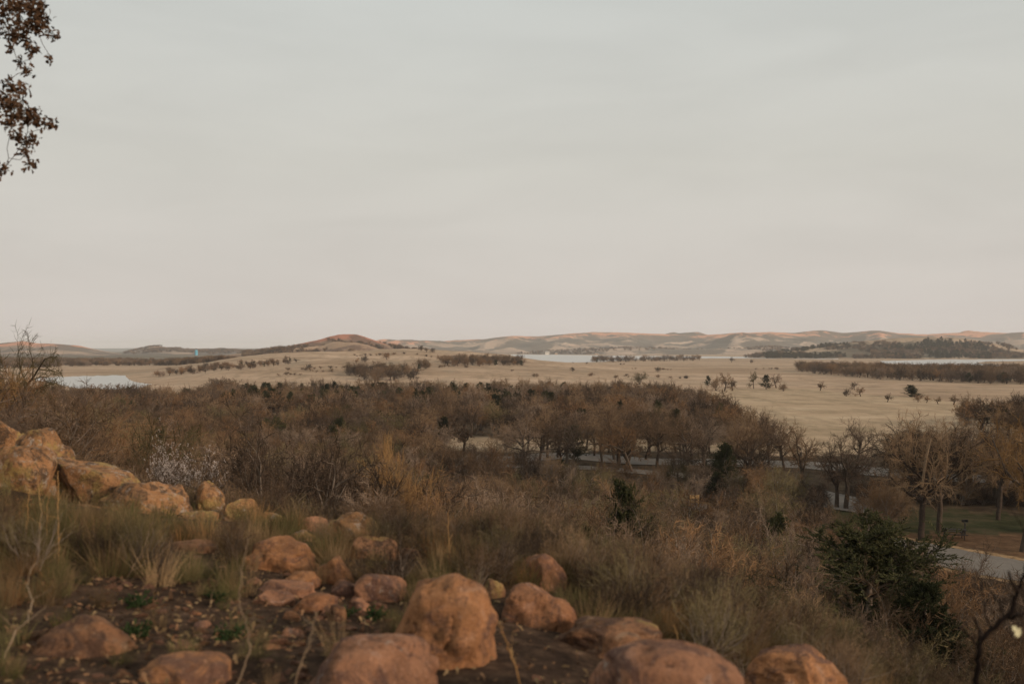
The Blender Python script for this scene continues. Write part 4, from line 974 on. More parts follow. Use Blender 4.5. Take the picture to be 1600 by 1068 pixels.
def hill_mass(name, H, col, nproto, base, n, test, h0, h1, label, seed, wide=1.4):
    x, y, z = on_hill(H, n, seed, test); r = np.random.default_rng(seed); n = len(x); h = r.uniform(h0, h1, n); idx = r.integers(0, nproto, n)
    rot = np.zeros((n, 3)); rot[:, 2] = r.uniform(0, 6.28, n)
    scatter(name, col[0], np.stack([x, y, z - .3], 1), idx, rot, fitn(col, idx, h, wide), label, 'wood')
hill_mass('cedar_woods', HW, colC, 2, 4.6, 9000, lambda px, py, x, y: (inpoly(px, py, [(1385, 545), (1430, 538), (1455, 531), (1480, 533), (1530, 537), (1545, 552), (1550, 560), (1400, 560), (1378, 556)]) & (vnoise(x / 60, y / 60, 0, 2) + .4 * vnoise(x / 18, y / 18) > -.1)) | (inpoly(px, py, [(1190, 556), (1290, 541), (1330, 540), (1320, 560), (1200, 560)]) & (vnoise(x / 45, y / 45, 0, 6) > .25)), 5, 9, 'dark cedars covering the face of the hill across the lake', 21)
hill_mass('woods', HW, colO, 6, 7.2, 5000, lambda px, py, x, y: (py > 537) & (vnoise(x / 70, y / 70, 0, 3) + .4 * vnoise(x / 18, y / 18, 0, 4) > .12), 5, 8, 'scattered bare trees on the hill across the lake', 22)
hill_mass('distant_woods', HC, colO, 6, 7.2, 7000, lambda px, py, x, y: (vnoise(x / 80, y / 80, 0, 13) + .5 * vnoise(x / 22, y / 22, 0, 14) > .08) & (px < 700) & (px > 380) & (py > 532), 3.5, 6, 'scrub patches on the flanks of the conical hill', 23)
hill_mass('distant_woods', HL2, colO, 6, 7.2, 6000, lambda px, py, x, y: (vnoise(x / 130, y / 130, 0, 13) + .5 * vnoise(x / 40, y / 40, 0, 14) > .12), 5, 8, 'scrub covering the low brown hills at left', 24)
hill_mass('distant_woods', HS, colO, 6, 7.2, 3500, lambda px, py, x, y: (vnoise(x / 200, y / 120, 0, 13) + .5 * vnoise(x / 50, y / 50, 0, 14) > .3), 4, 8, 'scrub strips along the far lake shore', 25)

# ------------------------------------------------------------------ foreground grass, weeds, dead wood
def tuft(seed, n, H, spread, wdt, mat, lean=.45, seedhead=False):
    r = np.random.default_rng(seed)
    P0 = np.zeros((n, 3)); a = r.uniform(0, 6.28, n); rr = spread * np.sqrt(r.random(n)); P0[:, 0] = rr * np.cos(a); P0[:, 1] = rr * np.sin(a); P0[:, 2] = -.03
    a2 = a + r.normal(0, .8, n); th = np.abs(r.normal(0, lean, n))
    D = np.stack([np.sin(th) * np.cos(a2), np.sin(th) * np.sin(a2), np.cos(th)], 1)
    L = r.uniform(.45, 1.05, n) * H
    br = grow(r, P0, D, L, np.full(n, wdt) * r.uniform(.6, 1.3, n), 3, .13, -.09, .35)
    return joinm('tuft', [tubes(br, 3, True)], mat, False)
GT = [tuft(1, 90, .42, .13, .0024, M['grassgreen']), tuft(2, 80, .50, .14, .0023, M['grassgreen'], .5), tuft(3, 80, .46, .12, .0022, M['grassdry'], .4), tuft(4, 70, .58, .12, .0022, M['grassdry'], .35),
      tuft(5, 60, .50, .12, .0022, M['grassrust'], .3), tuft(6, 45, .8, .10, .0022, M['grassdry'], .22)]
colG = protos('grass', GT)
colU = protos('undergrowth', [with_mat(LOWB[i], 'dark') for i in (0, 1, 2)])  # dark tint paints the shaded gaps between shrubs into the twigs
colL = protos('scrub', [with_mat(LOWB[0], 'brown'), with_mat(LOWB[1], 'dark'), with_mat(LOWB[2], 'olive'), with_mat(LOWB[1], 'brown'), with_mat(LOWB[0], 'rusty')])
bare = [(140, 905), (330, 905), (380, 935), (400, 930), (640, 935), (610, 965), (590, 1010), (500, 1010), (480, 1068), (480, 1300), (-50, 1300), (20, 1000), (60, 965), (150, 940)]
rg = np.random.default_rng(99)
def nearpts(n, y0, y1, t0=-.62, t1=.62):
    y = np.sqrt(rg.uniform(y0 * y0, y1 * y1, n)); x = rg.uniform(t0, t1, n) * y; z = terrain(x, y); return x, y, z, 800 + F * x / y, HZ - F * z / y
x, y, z, px, py = nearpts(12500, 4.2, 17)
nz = vnoise(x / 1.1, y / 1.1, 0, 6) + .5 * vnoise(x / .4, y / .4, 0, 7)
inb = inpoly(px + 12 * nz, py + 8 * nz, bare)
dens = np.where(inb, rg.random(len(x)) < .07, rg.random(len(x)) < np.clip(.72 + .45 * nz, .15, 1))
# thinner where boulders of the left pile and centre stand out
stone = inpoly(px, py, [(-50, 690), (180, 740), (300, 800), (400, 820), (400, 838), (250, 835), (-50, 790)])
dens &= y < np.interp(px, [0, 300, 600, 900, 1200, 1600], [14.5, 13.5, 10.8, 9.6, 9.4, 9.4]) + 1.2 * nz
for (bx, by, bw, bh) in ROCKS:
    if bw > .18: dens &= ~((np.abs(x - bx * y / by) < bw * .55) & (y > by - (1.1 if by < 9.5 else 1.3)) & (y < by + bw * .3) & (rg.random(len(x)) < .9))
dens &= ~(stone & (rg.random(len(x)) < .8)); k = dens
front = (y < 6.2) & (px > 440) & (px < 1200); k &= ~(front & (rg.random(len(x)) < .55))
x, y, z, px, py, nz = x[k], y[k], z[k], px[k], py[k], nz[k]
left = sstep(800, 300, px) ; u = rg.random(len(x))
dryw = np.clip(.40 + .35 * nz + .2 * (px > 500), 0, 1)
idx = np.where(u > dryw, rg.integers(0, 2, len(x)), np.where(rg.random(len(x)) < .12, 4, rg.integers(2, 4, len(x)))); idx = np.where(rg.random(len(x)) < .05, 5, idx)
sc = rg.uniform(.32, .74, len(x)) * np.where(y < 7, .7, 1.0); rot = np.stack([rg.normal(0, .12, len(x)), rg.normal(0, .12, len(x)), rg.uniform(0, 6.28, len(x))], 1)
scatter('grass', colG, np.stack([x, y, z], 1), idx, rot, np.stack([sc * 1.1, sc * 1.1, sc], 1), 'green and straw coloured grass tufts around the foreground boulders', 'grass')
# low twiggy scrub on the right shoulder and along the brow
x, y, z, px, py = nearpts(4200, 8.5, 26)
k = (y > np.interp(px, [0, 300, 600, 900, 1080, 1300], [14, 12.5, 9.8, 8.8, 8.4, 8]))
for (bx, by, bw, bh) in ROCKS:
    if bw > .18: k &= ~((np.abs(x - bx * y / by) < bw * .6) & (y > by - 1.4) & (y < by + bw * .4))
k = k & (y < np.interp(px, [0, 600, 1100, 1600], [22, 26, 25, 26])) & (rg.random(len(x)) < .55)
x, y, z, px = x[k], y[k], z[k], px[k]; sc = rg.uniform(.45, .95, len(x)) * np.interp(y, [9, 14, 22], [.6, .9, 1.3])
scatter('undergrowth', colL, np.stack([x, y, z], 1), rg.integers(0, 4, len(x)), np.stack([rg.normal(0, .1, len(x)), rg.normal(0, .1, len(x)), rg.uniform(0, 6.28, len(x))], 1), np.stack([sc * 1.2, sc * 1.2, sc], 1), 'low wiry scrub and weeds on the brow of the slope', 'undergrowth')
x, y, z, px, py = nearpts(900, 5.5, 13)
k = ~inpoly(px, py, bare) & (rg.random(len(x)) < .5) & (y > 7) & ~((px > -50) & (px < 440) & (y > 8.3))
for (bx, by, bw, bh) in ROCKS:
    if bw > .18: k &= ~((np.abs(x - bx * y / by) < bw * .6) & (y > by - 1.2) & (y < by + bw * .4))
x, y, z = x[k], y[k], z[k]; sc = rg.uniform(.3, .6, len(x))
scatter('weeds', colL, np.stack([x, y, z], 1), rg.integers(0, 4, len(x)), np.stack([rg.normal(0, .15, len(x)), rg.normal(0, .15, len(x)), rg.uniform(0, 6.28, len(x))], 1), np.stack([sc, sc, sc * 1.2], 1), 'dry twiggy weeds standing in the foreground grass', 'weeds')
# ground scrub between the mid-distance shrubs, coloured dark for the shade there
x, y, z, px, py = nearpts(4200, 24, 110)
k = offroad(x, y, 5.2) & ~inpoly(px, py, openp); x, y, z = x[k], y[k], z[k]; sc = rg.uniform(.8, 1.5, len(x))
scatter('undergrowth', colU, np.stack([x, y, z], 1), rg.integers(0, 3, len(x)), np.stack([rg.normal(0, .1, len(x)), rg.normal(0, .1, len(x)), rg.uniform(0, 6.28, len(x))], 1), np.stack([sc * 1.5, sc * 1.5, sc], 1), 'low undergrowth coloured dark as shade beneath the bare shrubs', 'undergrowth')
# pebbles and litter on the bare soil
def chip(seed):
    V, Fc = ICO[3]; V = V.copy(); V = V[:]; r = np.random.default_rng(seed)
    for _ in range(6):
        n = r.normal(0, 1, 3); n /= np.linalg.norm(n); s = V @ n; V = V - np.outer(np.maximum(s - r.uniform(.4, .8), 0), n)
    V[:, 2] *= .5
    return V, Fc
def ico1(seed):
    V, Fc = icosphere(2); r = np.random.default_rng(seed); V = V * (1 + .25 * r.normal(0, 1, (len(V), 1)) * .5)
    for _ in range(5):
        n = r.normal(0, 1, 3); n /= np.linalg.norm(n); s = V @ n; V = V - np.outer(np.maximum(s - r.uniform(.4, .8), 0), n)
    V[:, 2] *= .55; return V, Fc
PB = [mesh_from('pebble', *(lambda q: (q[0], (EMP, q[1])))(ico1(s)), mm, False) for s, mm in ((1, K_), (2, R_), (3, B_), (4, K_))]
colP = protos('pebbles', PB)
x, y, z, px, py = nearpts(3600, 4.2, 12, -.6, .4)
k = inpoly(px, py, bare) | (rg.random(len(x)) < .12); x, y, z = x[k], y[k], z[k]; sc = np.clip(rg.lognormal(-3.95, .6, len(x)), .006, .07)
scatter('pebbles', colP, np.stack([x, y, z], 1), rg.integers(0, 4, len(x)), np.stack([rg.normal(0, .3, len(x)), rg.normal(0, .3, len(x)), rg.uniform(0, 6.28, len(x))], 1), np.stack([sc * 1.2, sc, sc], 1), 'pink and brown pebbles strewn over the bare soil', 'pebbles')
def leafmesh(seed, L=.05, W=.028):
    r = np.random.default_rng(seed); pr = [(0, 0), (.2, .55), (.38, .32), (.55, 1.), (.7, .55), (.85, .7), (1, 0)]
    V = []; 
    for t, ww in pr: V += [(t * L, -ww * W / 2, .12 * L * math.sin(3 * t) + .15 * ww * W), (t * L, 0, .12 * L * math.sin(3 * t)), (t * L, ww * W / 2, .12 * L * math.sin(3 * t) + .15 * ww * W)]
    Fq = []
    for i in range(len(pr) - 1):
        a = i * 3; Fq += [(a, a + 1, a + 4, a + 3), (a + 1, a + 2, a + 5, a + 4)]
    return np.array(V), np.array(Fq)
LV, LQ = leafmesh(1)
lm1 = mesh_from('leaf', LV, (LQ, EMT), M['leafdry']); lm2 = mesh_from('leaf', LV, (LQ, EMT), M['grassdry'])
colF = protos('litter', [lm1, lm2])
x, y, z, px, py = nearpts(26000, 4.2, 13, -.6, .55); k = (rg.random(len(x)) < .75) & (inpoly(px, py, bare) | (rg.random(len(x)) < .4)); x, y, z = x[k], y[k], z[k]; sc = rg.uniform(.5, 1.2, len(x))
scatter('leaf_litter', colF, np.stack([x, y, z + .008], 1), rg.integers(0, 2, len(x)), np.stack([rg.normal(0, .5, len(x)), rg.normal(0, .5, len(x)), rg.uniform(0, 6.28, len(x))], 1), np.stack([sc, sc, sc], 1), 'dry brown leaves lying between the foreground stones', 'leaf litter')

def weedplant(px, d, s, label, n=26):
    r = np.random.default_rng(int(px)); x0, y0 = at(px, d), d; z0 = float(terrain(x0, y0))
    P0 = r.normal(0, .02, (n, 3)); P0[:, 2] = 0; a = r.uniform(0, 6.28, n); th = r.uniform(.6, 1.35, n)
    D = np.stack([np.sin(th) * np.cos(a), np.sin(th) * np.sin(a), np.cos(th)], 1)
    st = grow(r, P0, D, r.uniform(.05, .11, n), np.full(n, .0018), 3, .15, -.05, .6)
    tip = st[0][:, -1]; lf = grow(r, st[0][:, 1:].reshape(-1, 3), np.repeat(D, 3, 0) + r.normal(0, .5, (n * 3, 3)), np.full(n * 3, .035), np.full(n * 3, .011), 2, .3, 0, .5)
    lf[2][:, 0] *= .3
    o = empty('green_weed', (x0, y0, z0)); o.scale = (s, s, s); tag(o, label, 'plant')
    link('stem', joinm('stem', [tubes(st, 3)], M['weed']), o); link('foliage', joinm('foliage', [tubes(lf, 4, True)], M['weed'], False), o)['kind'] = 'stuff'
weedplant(217, 6.6, 1.0, 'bright green weed beside the long low pink stone')
weedplant(213, 5.8, 1.0, 'bright green weed at the right end of the big dark boulder')
weedplant(362, 5.9, 1.0, 'green weed on the soil right of the flat orange boulder')
weedplant(340, 6.9, .8, 'small green weed on the soil above the squarish stone')
weedplant(588, 6.8, .9, 'small green weed under the flat slabs')
weedplant(540, 6.9, .8, 'tiny green weed below the squarish red stone')

def stick(name, px_d, radii, mat, label, cat='branch', base_ground=True, side=None):
    """a bare stalk or dead limb through listed points (column, row, distance)"""
    radii = (radii[0] * .72, radii[1] * .6)
    P_ = np.array([(at(px, d), d, zat(py, d)) for px, py, d in px_d])
    if base_ground: P_[0, 2] = min(float(terrain(P_[0, 0], P_[0, 1])) - .03, P_[0, 2])
    P_ = P_[None]; n = P_.shape[1]
    D = np.gradient(P_[0], axis=0)[None]; rad = np.linspace(radii[0], radii[1], n)[None]
    o = empty(name, tuple(P_[0, 0])); tag(o, label, cat)
    def sub(A): 
        # resample with a little crookedness
        t = np.linspace(0, A.shape[1] - 1, (A.shape[1] - 1) * 5 + 1); i = np.minimum(t.astype(int), A.shape[1] - 2); f = (t - i)[:, None]
        q = A[0, i] * (1 - f) + A[0, i + 1] * f; j = np.random.default_rng(int(abs(A[0, 0, 0]) * 991)).normal(0, .0034, q.shape); j[0] = 0; return (q + j)[None]
    S = sub(P_); Dn = np.gradient(S[0], axis=0)[None]; rd = np.linspace(radii[0], radii[1], S.shape[1])[None]
    V, Q_, T_ = tubes((S - P_[0, 0], Dn, rd, np.array([1.])), 6); link('stem', joinm('stem', [(V, Q_, T_)], mat), o)
    rq = np.random.default_rng(int(abs(P_[0, 0, 0]) * 577)); mb = (S - P_[0, 0], Dn, rd, np.array([float(np.linalg.norm(np.diff(S[0], axis=0), axis=1).sum())]))
    tw_ = grow(rq, *spawn(rq, mb, 5, .35, 1., 42, 14, .16, .5, .5), 4, .22, .05, .25); tw2 = grow(rq, *spawn(rq, tw_, 3, .3, 1., 40, 14, .5, .4, .6), 2, .2, .05, .3)
    link('twig', joinm('twig', [tubes(tw_, 4), tubes(tw2, 3, True)], mat), o)
    for sd_ in (side or []):
        A = np.array([(at(px, d), d, zat(py, d)) for px, py, d in sd_])[None]; S2 = sub(A); D2 = np.gradient(S2[0], axis=0)[None]
        V, Q_, T_ = tubes((S2 - P_[0, 0], D2, np.linspace(radii[0] * .6, radii[1] * .7, S2.shape[1])[None], np.array([1.])), 5); link('twig', joinm('twig', [(V, Q_, T_)], mat), o)
    return o
W_, S_ = M['deadwood'], M['stalk']
stick('dead_branch', [(0, 1005, 5.2), (25, 985, 5.3), (42, 970, 5.3), (50, 938, 5.4), (42, 915, 5.5), (46, 895, 5.5), (55, 878, 5.6)], (.007, .003), W_, 'pale crooked dead branch in the grass at left', side=[[(42, 970, 5.3), (60, 958, 5.3), (75, 945, 5.3)], [(50, 938, 5.4), (65, 928, 5.4), (80, 920, 5.4)], [(30, 982, 5.28), (12, 972, 5.2), (-10, 950, 5.2)]])
stick('dead_branch', [(195, 898, 7.4), (206, 888, 7.4), (218, 868, 7.5), (228, 848, 7.5), (232, 830, 7.6), (240, 813, 7.6)], (.008, .004), W_, 'pale dead fork pointing up from the grass at left', side=[[(206, 890, 7.4), (230, 880, 7.4), (250, 866, 7.3), (264, 850, 7.3)]])
stick('dead_branch', [(75, 875, 8), (95, 862, 8), (115, 855, 8), (140, 853, 8)], (.006, .003), W_, 'thin arching dead twig beside the golden stalk at left')
stick('dry_stalk', [(365, 1068, 4.8), (380, 1045, 4.85), (391, 1015, 4.9), (386, 980, 4.95), (376, 950, 5), (374, 925, 5), (378, 890, 5.05), (384, 860, 5.1), (388, 840, 5.15)], (.006, .003), W_, 'curved pale stalk rising through the bare soil', base_ground=True)
stick('dry_stalk', [(452, 1068, 4.7), (468, 1035, 4.75), (482, 1010, 4.8), (488, 985, 4.85), (495, 955, 4.9)], (.007, .004), W_, 'straight pale stalk in front of the slab cluster')
stick('dry_stalk', [(325, 965, 6.6), (328, 940, 6.6), (336, 915, 6.6), (345, 893, 6.6)], (.004, .002), W_, 'short thin stalk beside the round orange pebble')
stick('dry_stalk', [(90, 918, 7.5), (91, 880, 7.5), (92, 840, 7.5), (90, 800, 7.5), (91, 770, 7.5), (89, 735, 7.5)], (.007, .004), S_, 'thickest golden upright stalk at left')
stick('dry_stalk', [(62, 890, 7.6), (60, 850, 7.6), (65, 800, 7.6), (58, 740, 7.6)], (.006, .003), S_, 'golden stalk left of the thickest one')
stick('dry_stalk', [(40, 900, 7.8), (41, 850, 7.8), (43, 800, 7.8), (45, 770, 7.8)], (.005, .003), S_, 'thin golden stalk nearest the left edge')
stick('dry_stalk', [(73, 900, 8), (72, 850, 8), (74, 800, 8), (76, 750, 8)], (.004, .002), S_, 'slim golden stalk between the two taller ones')
stick('dry_stalk', [(820, 1068, 4.8), (805, 1040, 4.85), (793, 1005, 4.9), (780, 975, 4.95)], (.005, .003), S_, 'golden stalk leaning left beside the large egg shaped boulder')
stick('dry_stalk', [(1066, 1002, 6.0), (1058, 990, 6.0), (1052, 975, 6.0)], (.003, .002), S_, 'short golden stalk above the smooth pink dome')
stick('dry_stalk', [(622, 900, 8.4), (621, 870, 8.4), (624, 840, 8.4), (619, 800, 8.4)], (.006, .004), M['bark'], 'thin dark stem right of the round tan boulder')
stick('dry_stalk', [(700, 905, 8.6), (702, 870, 8.6), (701, 830, 8.6), (700, 800, 8.6)], (.005, .003), S_, 'rusty stem in the grass above the large egg shaped boulder')
stick('dead_branch', [(1056, 960, 11), (1054, 935, 11), (1052, 912, 11), (1040, 900, 11), (1030, 893, 11)], (.012, .005), W_, 'pale forked dead stem in the brush right of centre', side=[[(1052, 914, 11), (1062, 902, 11), (1070, 888, 11)]])
stick('dead_branch', [(1140, 968, 9.5), (1165, 962, 9.5), (1190, 960, 9.5), (1212, 958, 9.5)], (.006, .003), W_, 'pale dead branch lying on the scrub at right', side=[[(1175, 962, 9.5), (1168, 975, 9.5), (1160, 985, 9.5)], [(1190, 960, 9.5), (1198, 950, 9.5), (1206, 944, 9.5)]])
stick('dead_branch', [(1206, 995, 8.5), (1222, 985, 8.5), (1228, 972, 8.5), (1245, 975, 8.5), (1270, 995, 8.5), (1290, 1012, 8.5)], (.006, .003), W_, 'bent pale twig behind the orange red boulder at lower right')
# sapling at lower right with one pale leaf
sp = stick('sapling', [(1523, 1130, 4.6), (1526, 1068, 4.6), (1528, 1030, 4.6), (1532, 1000, 4.6), (1560, 975, 4.6), (1580, 950, 4.65), (1596, 915, 4.7), (1608, 870, 4.7)], (.024, .012), M['blackstem'], 'dark forked sapling stem at the lower right corner', 'sapling', side=[[(1530, 1002, 4.6), (1531, 985, 4.6), (1522, 965, 4.6)], [(1591, 925, 4.65), (1580, 905, 4.6), (1574, 893, 4.6)], [(1570, 965, 4.65), (1590, 962, 4.6), (1612, 955, 4.6)]])
lo = link('leaf', mesh_from('leaf', (LV * 1.1 - np.array(sp.location)) * 0 + LV * 1.0, (LQ, EMT), M['leaflight']), sp)
lo.location = Vector((at(1578, 4.6), 4.58, zat(975, 4.6))) - sp.location; lo.rotation_euler = (1.4, .9, .2); lo.scale = (1.3, 1.9, 1)

# ------------------------------------------------------------------ oak whose leafy limb tips hang into the top left corner
def corner_oak():
    r = np.random.default_rng(17); d0 = 9.5
    x0, y0 = -6.6, 9.8; z0 = float(terrain(x0, y0)); o = empty('leafy_oak', (x0, y0, z0)); O = np.array([x0, y0, z0])
    tag(o, 'oak holding dry brown leaves over the top left corner of the view', 'tree')
    cl = [(10, 5, 13), (40, 8, 15), (65, 5, 9), (5, 25, 10), (28, 43, 19), (60, 32, 20), (70, 46, 11), (35, 58, 13), (86, 55, 8), (52, 76, 12), (20, 75, 7), (80, 91, 6), (32, 98, 5), (43, 110, 10), (12, 128, 8), (30, 143, 13), (40, 139, 8), (5, 155, 16), (25, 173, 18), (45, 185, 16), (64, 188, 12), (84, 191, 8), (18, 195, 12), (30, 212, 10), (36, 222, 9), (52, 219, 11), (41, 240, 9), (49, 256, 8), (8, 262, 8), (-2, 275, 6), (25, 15, 10), (55, 18, 12), (15, 165, 14), (3, 50, 8), (54, 178, 10), (36, 168, 8), (26, 8, 12), (52, 10, 10), (68, 25, 12), (47, 40, 12), (20, 55, 8)]
    pts = [np.array([at(px, d0 + q), d0 + q, zat(py, d0 + q)]) for (px, py, rr), q in zip(cl, r.uniform(-.5, .7, len(cl)))]
    rad = [rr / F * d0 for _, _, rr in cl]
    for _ in range(130):                                  # the rest of the crown, outside the view
        a = r.uniform(0, 6.28); h = r.uniform(2.0, 6.5); rr = r.uniform(.4, 2.2) * (1 - abs(h - 4.2) / 4)
        p = np.array([x0 + rr * math.cos(a), y0 + rr * math.sin(a), z0 + h + .6])
        if 800 + F * p[0] / p[1] < -25: pts.append(p); rad.append(r.uniform(.06, .14))
    pts = np.array(pts); rad = np.array(rad)
    # trunk and limbs
    tr = grow(r, np.array([[0, 0, -.3]]), np.array([[.03, 0, 1.]]), [4.6], [.15], 8, .05, .03, .5)
    trunkpts = tr[0][0] + O
    order = np.argsort(np.linalg.norm(pts[:, :2] - O[:2], axis=1)); nodes = [tuple(q) for q in trunkpts[3:]]; segs = []
    for i in order:
        A = np.array(nodes); dd = np.linalg.norm(A - pts[i], axis=1); dd[:len(trunkpts[3:])] *= .8; j = int(np.argmin(dd)); a, b = A[j], pts[i]
        nseg = max(2, int(dd[j] / .12)); prev = a
        for k in range(1, nseg + 1):
            q = a + (b - a) * k / nseg + (r.normal(0, .014, 3) if k < nseg else 0); q[2] -= .02 * math.sin(math.pi * k / nseg)
            rr = .016 * math.exp(-len(nodes) / 260) * (.5 + .5 * min(1, np.linalg.norm(q[:2] - O[:2]) < 1.5)) + .0015
            segs.append((prev, q, rr)); prev = q
            nodes.append(tuple(q))
    A = np.array([s[0] for s in segs]) - O; B = np.array([s[1] for s in segs]) - O; rr = np.array([s[2] for s in segs])
    P2 = np.stack([A, B], 1); D2 = np.stack([B - A, B - A], 1)
    link('trunk', joinm('trunk', [tubes(tr, 9)], M['bark']), o)
    link('limb', joinm('limb', [tubes((P2, D2, np.stack([rr, rr], 1), rr), 5)], M['bark']), o)
    Vs, Qs = [], []; n = 0
    for p, q in zip(pts, rad):
        m = max(8, int(q * q * 6500 + 8)) 
        for _ in range(m):
            c = p - O + r.normal(0, .48, 3) * q; s = r.uniform(.8, 1.5)
            R3 = np.linalg.qr(r.normal(0, 1, (3, 3)))[0]; R3[:, 2] *= np.sign(np.linalg.det(R3))
            Vs.append((LV * s) @ R3.T + c); Qs.append(LQ + n); n += len(LV)
    lv = link('leaves', mesh_from('leaves', np.concatenate(Vs), (np.concatenate(Qs), EMT), M['leafdry'], False), o); lv['kind'] = 'stuff'
corner_oak()

# ------------------------------------------------------------------ picnic table, grill, signs, snag
def picnic(px, py, rz, label):
    x, y, z = hit(px, py); o = empty('picnic_table', (x, y, z + .02), rz); tag(o, label, 'table'); m = M['timber_dark']
    for k in range(5): boxpart('plank', m, o, ((0, (k - 2) * .15, .75), (1.85, .138, .045)))
    for s in (-1, 1):
        bch = boxpart('bench', m, o, ((0, s * .72, .44), (1.85, .27, .045)))
        boxpart('brace', m, o, ((s * .62, 0, .40), (.05, 1.62, .10)))
        for q in (-1, 1): boxpart('leg', m, o, ((s * .68, q * .42, .36), (.05, .10, .86), 0, q * .55))
    return x, y, z
picnic(1491, 842, -.25, 'dark wooden picnic table with benches on the shaded lawn')
x, y, z = hit(1509, 838); o = empty('pedestal_grill', (x + .4, y + 1.0, z)); tag(o, 'small black grill on a post behind the picnic table', 'grill')
boxpart('post', M['iron_black'], o, ((0, 0, .45), (.09, .09, .95))); boxpart('firebox', M['iron_black'], o, ((0, 0, 1.02), (.42, .30, .04)), ((-.2, 0, 1.1), (.02, .3, .2)), ((.2, 0, 1.1), (.02, .3, .2)), ((0, .14, 1.1), (.38, .02, .2)))
x, y, z = hit(1085, 793); o = empty('wooden_sign', (x, y, z), .1); tag(o, 'small yellow wooden sign on two posts in the brush', 'sign')
for s in (-1, 1): boxpart('post', M['timber_yellow'], o, ((s * .40, 0, .6), (.12, .12, 1.3)))
boxpart('board', M['timber_yellow'], o, ((0, -.08, 1.05), (.95, .05, .34))); boxpart('crossbar', M['timber_yellow'], o, ((0, 0, .55), (.7, .06, .09)))
x, y, z = hit(1096, 771); o = empty('notice_board', (x, y, z), .1); tag(o, 'low orange topped notice board behind the yellow sign', 'sign')
for s in (-1, 1): boxpart('post', M['timber_dark'], o, ((s * .5, 0, .55), (.1, .1, 1.2)))
boxpart('roof', M['timber_yellow'], o, ((0, -.12, 1.24), (1.35, .35, .05), 0, .35), ((0, .16, 1.24), (1.35, .35, .05), 0, -.35)); boxpart('panel', M['timber_dark'], o, ((0, 0, .85), (.9, .05, .5)))
big = [o for o in C.objects if str(o.get('label', '')).startswith('tallest thick trunked oak')][0]
Pd = np.array([[(at(1441, 79.0), 79.0, zat(760, 79.0)), (at(1446, 78.6), 78.6, zat(722, 78.6)), (at(1450, 78.4), 78.4, zat(703, 78.4)), (at(1455, 78.2), 78.2, zat(684, 78.2))]])
dl = link('dead_limb', joinm('dead_limb', [tubes((Pd, np.gradient(Pd[0], axis=0)[None], np.array([[.10, .12, .10, .05]]), np.array([1.])), 6)], M['deadwood']), big)
bpy.context.view_layer.update(); dl.matrix_parent_inverse = big.matrix_world.inverted(); dl['label'] = 'pale broken dead limb'

# ------------------------------------------------------------------ far buildings and the water tower
def building(px, py, d, wpx, hpx, wall, label, rz=.1):
    W = wpx / F * d; Hh = hpx / F * d; x, y = at(px, d), d; z = max(float(terrain(x, y)), PLAIN); zb = zat(py, d)
    z = min(z, zb); Hh = Hh + 0
    o = empty('building', (x, y, zb), rz); tag(o, label, 'building'); D = W * .7
    boxpart('wall', wall, o, ((0, 0, (Hh * .7) / 2 - (zb - z) / 2), (W, D, Hh * .7 + (zb - z))))
    e = W * .04; h0 = Hh * .7; h1 = Hh
    V = [(-W / 2 - e, -D / 2 - e, h0), (W / 2 + e, -D / 2 - e, h0), (W / 2 + e, D / 2 + e, h0), (-W / 2 - e, D / 2 + e, h0), (-W / 2 - e, 0, h1), (W / 2 + e, 0, h1)]
    link('roof', mesh_from('roof', V, [(0, 1, 5, 4), (2, 3, 4, 5), (0, 4, 3), (1, 2, 5), (3, 2, 1, 0)], M['roof_grey'], False), o)
    for k in range(3): boxpart('window', M['pane_dark'], o, (((k - 1) * W * .28, -D / 2 - .03, h0 * .5), (W * .12, .06, h0 * .35)))
Wh, Tn = M['wall_white'], M['wall_tan']
building(33, 566, 1250, 7, 5, Wh, 'white building leftmost on the far flat')
building(120, 569, 1180, 9, 5, Wh, 'long white building left of the pond')
building(189, 565, 1300, 9, 4, Wh, 'low white building in the middle of the far flat')
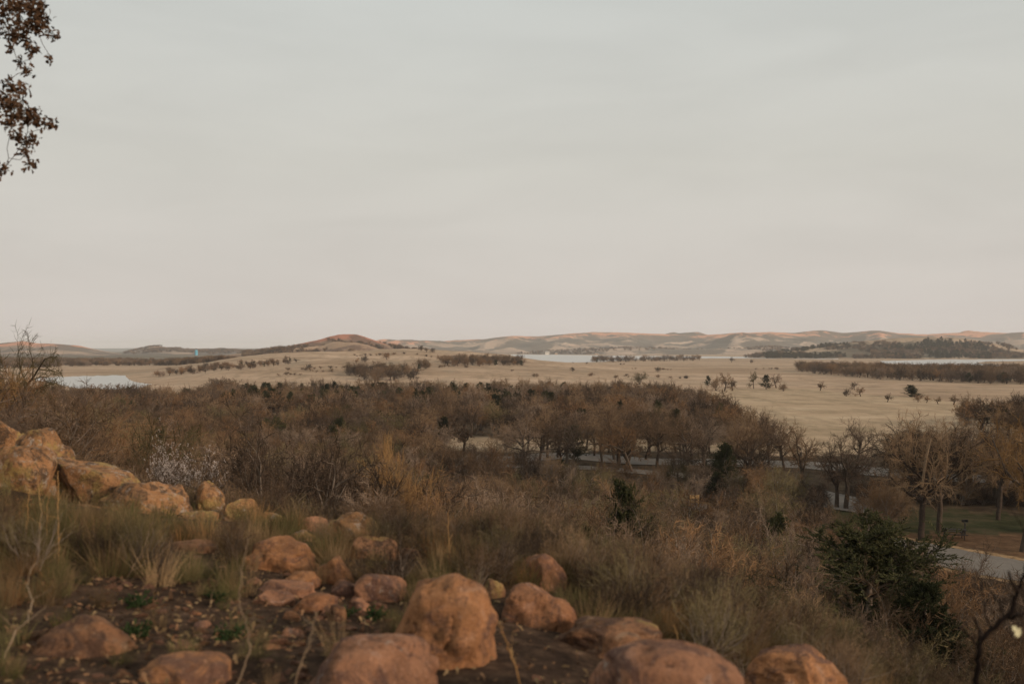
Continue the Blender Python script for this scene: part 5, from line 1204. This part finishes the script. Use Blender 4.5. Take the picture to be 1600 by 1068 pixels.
building(212, 564.5, 1350, 7, 3, Wh, 'low white building right of the middle one on the far flat')
building(227, 565, 1320, 5, 3, Wh, 'smallest white building on the far flat')
building(283, 562.5, 1400, 8, 4, Wh, 'white building below the blue water tower')
building(855, 553, 2780, 6, 5, Wh, 'white building on the far lake shore')
building(869, 553.5, 2780, 4, 3, Tn, 'tan building right of the white one on the far lake shore')
building(932, 554, 2780, 5, 3, Tn, 'tan building right of the middle of the far lake shore')
d = 2450; o = empty('water_tower', (at(306.5, d), d, zat(560, d))); tag(o, 'tall blue cylindrical water tower on the far left flat', 'tower')
def cyl(name, mat, o, z0, z1, r0, r1, k=24):
    a = np.arange(k) * 2 * math.pi / k; V = np.concatenate([np.stack([np.cos(a) * r0, np.sin(a) * r0, np.full(k, z0)], 1), np.stack([np.cos(a) * r1, np.sin(a) * r1, np.full(k, z1)], 1), [[0, 0, z1 + .12 * r1]]])
    Q_ = np.array([(i, (i + 1) % k, k + (i + 1) % k, k + i) for i in range(k)]); T_ = np.array([(k + i, k + (i + 1) % k, 2 * k) for i in range(k)])
    return link(name, mesh_from(name, V, (Q_, T_), mat, False), o)
cyl('tank', M['tank_blue'], o, -8, 20, 3.6, 3.6); cyl('cap', M['tank_blue'], o, 20, 21.2, 3.9, 2.0)

# ------------------------------------------------------------------ haze
V, Fq = [], []; box(V, Fq, (0, 5000, 39.5), (26000, 26000, 115))
hz = link('haze', mesh_from('haze', V, Fq, [], False)); tag(hz, 'thin pale haze over the plain', 'haze', None, 'stuff')
hm = bpy.data.materials.new('haze'); hm.use_nodes = True; hn = hm.node_tree; hn.nodes.clear()
ho = hn.nodes.new('ShaderNodeOutputMaterial'); pv = hn.nodes.new('ShaderNodeVolumePrincipled')
pv.inputs['Color'].default_value = (.97, .97, .97, 1); pv.inputs['Density'].default_value = .00009; pv.inputs['Anisotropy'].default_value = 0.0
hn.links.new(pv.outputs[0], ho.inputs['Volume']); hz.data.materials.append(hm)
print('plants', len(PLANTS), 'individual', len(chosen), cnt, 'rest', len(rest))
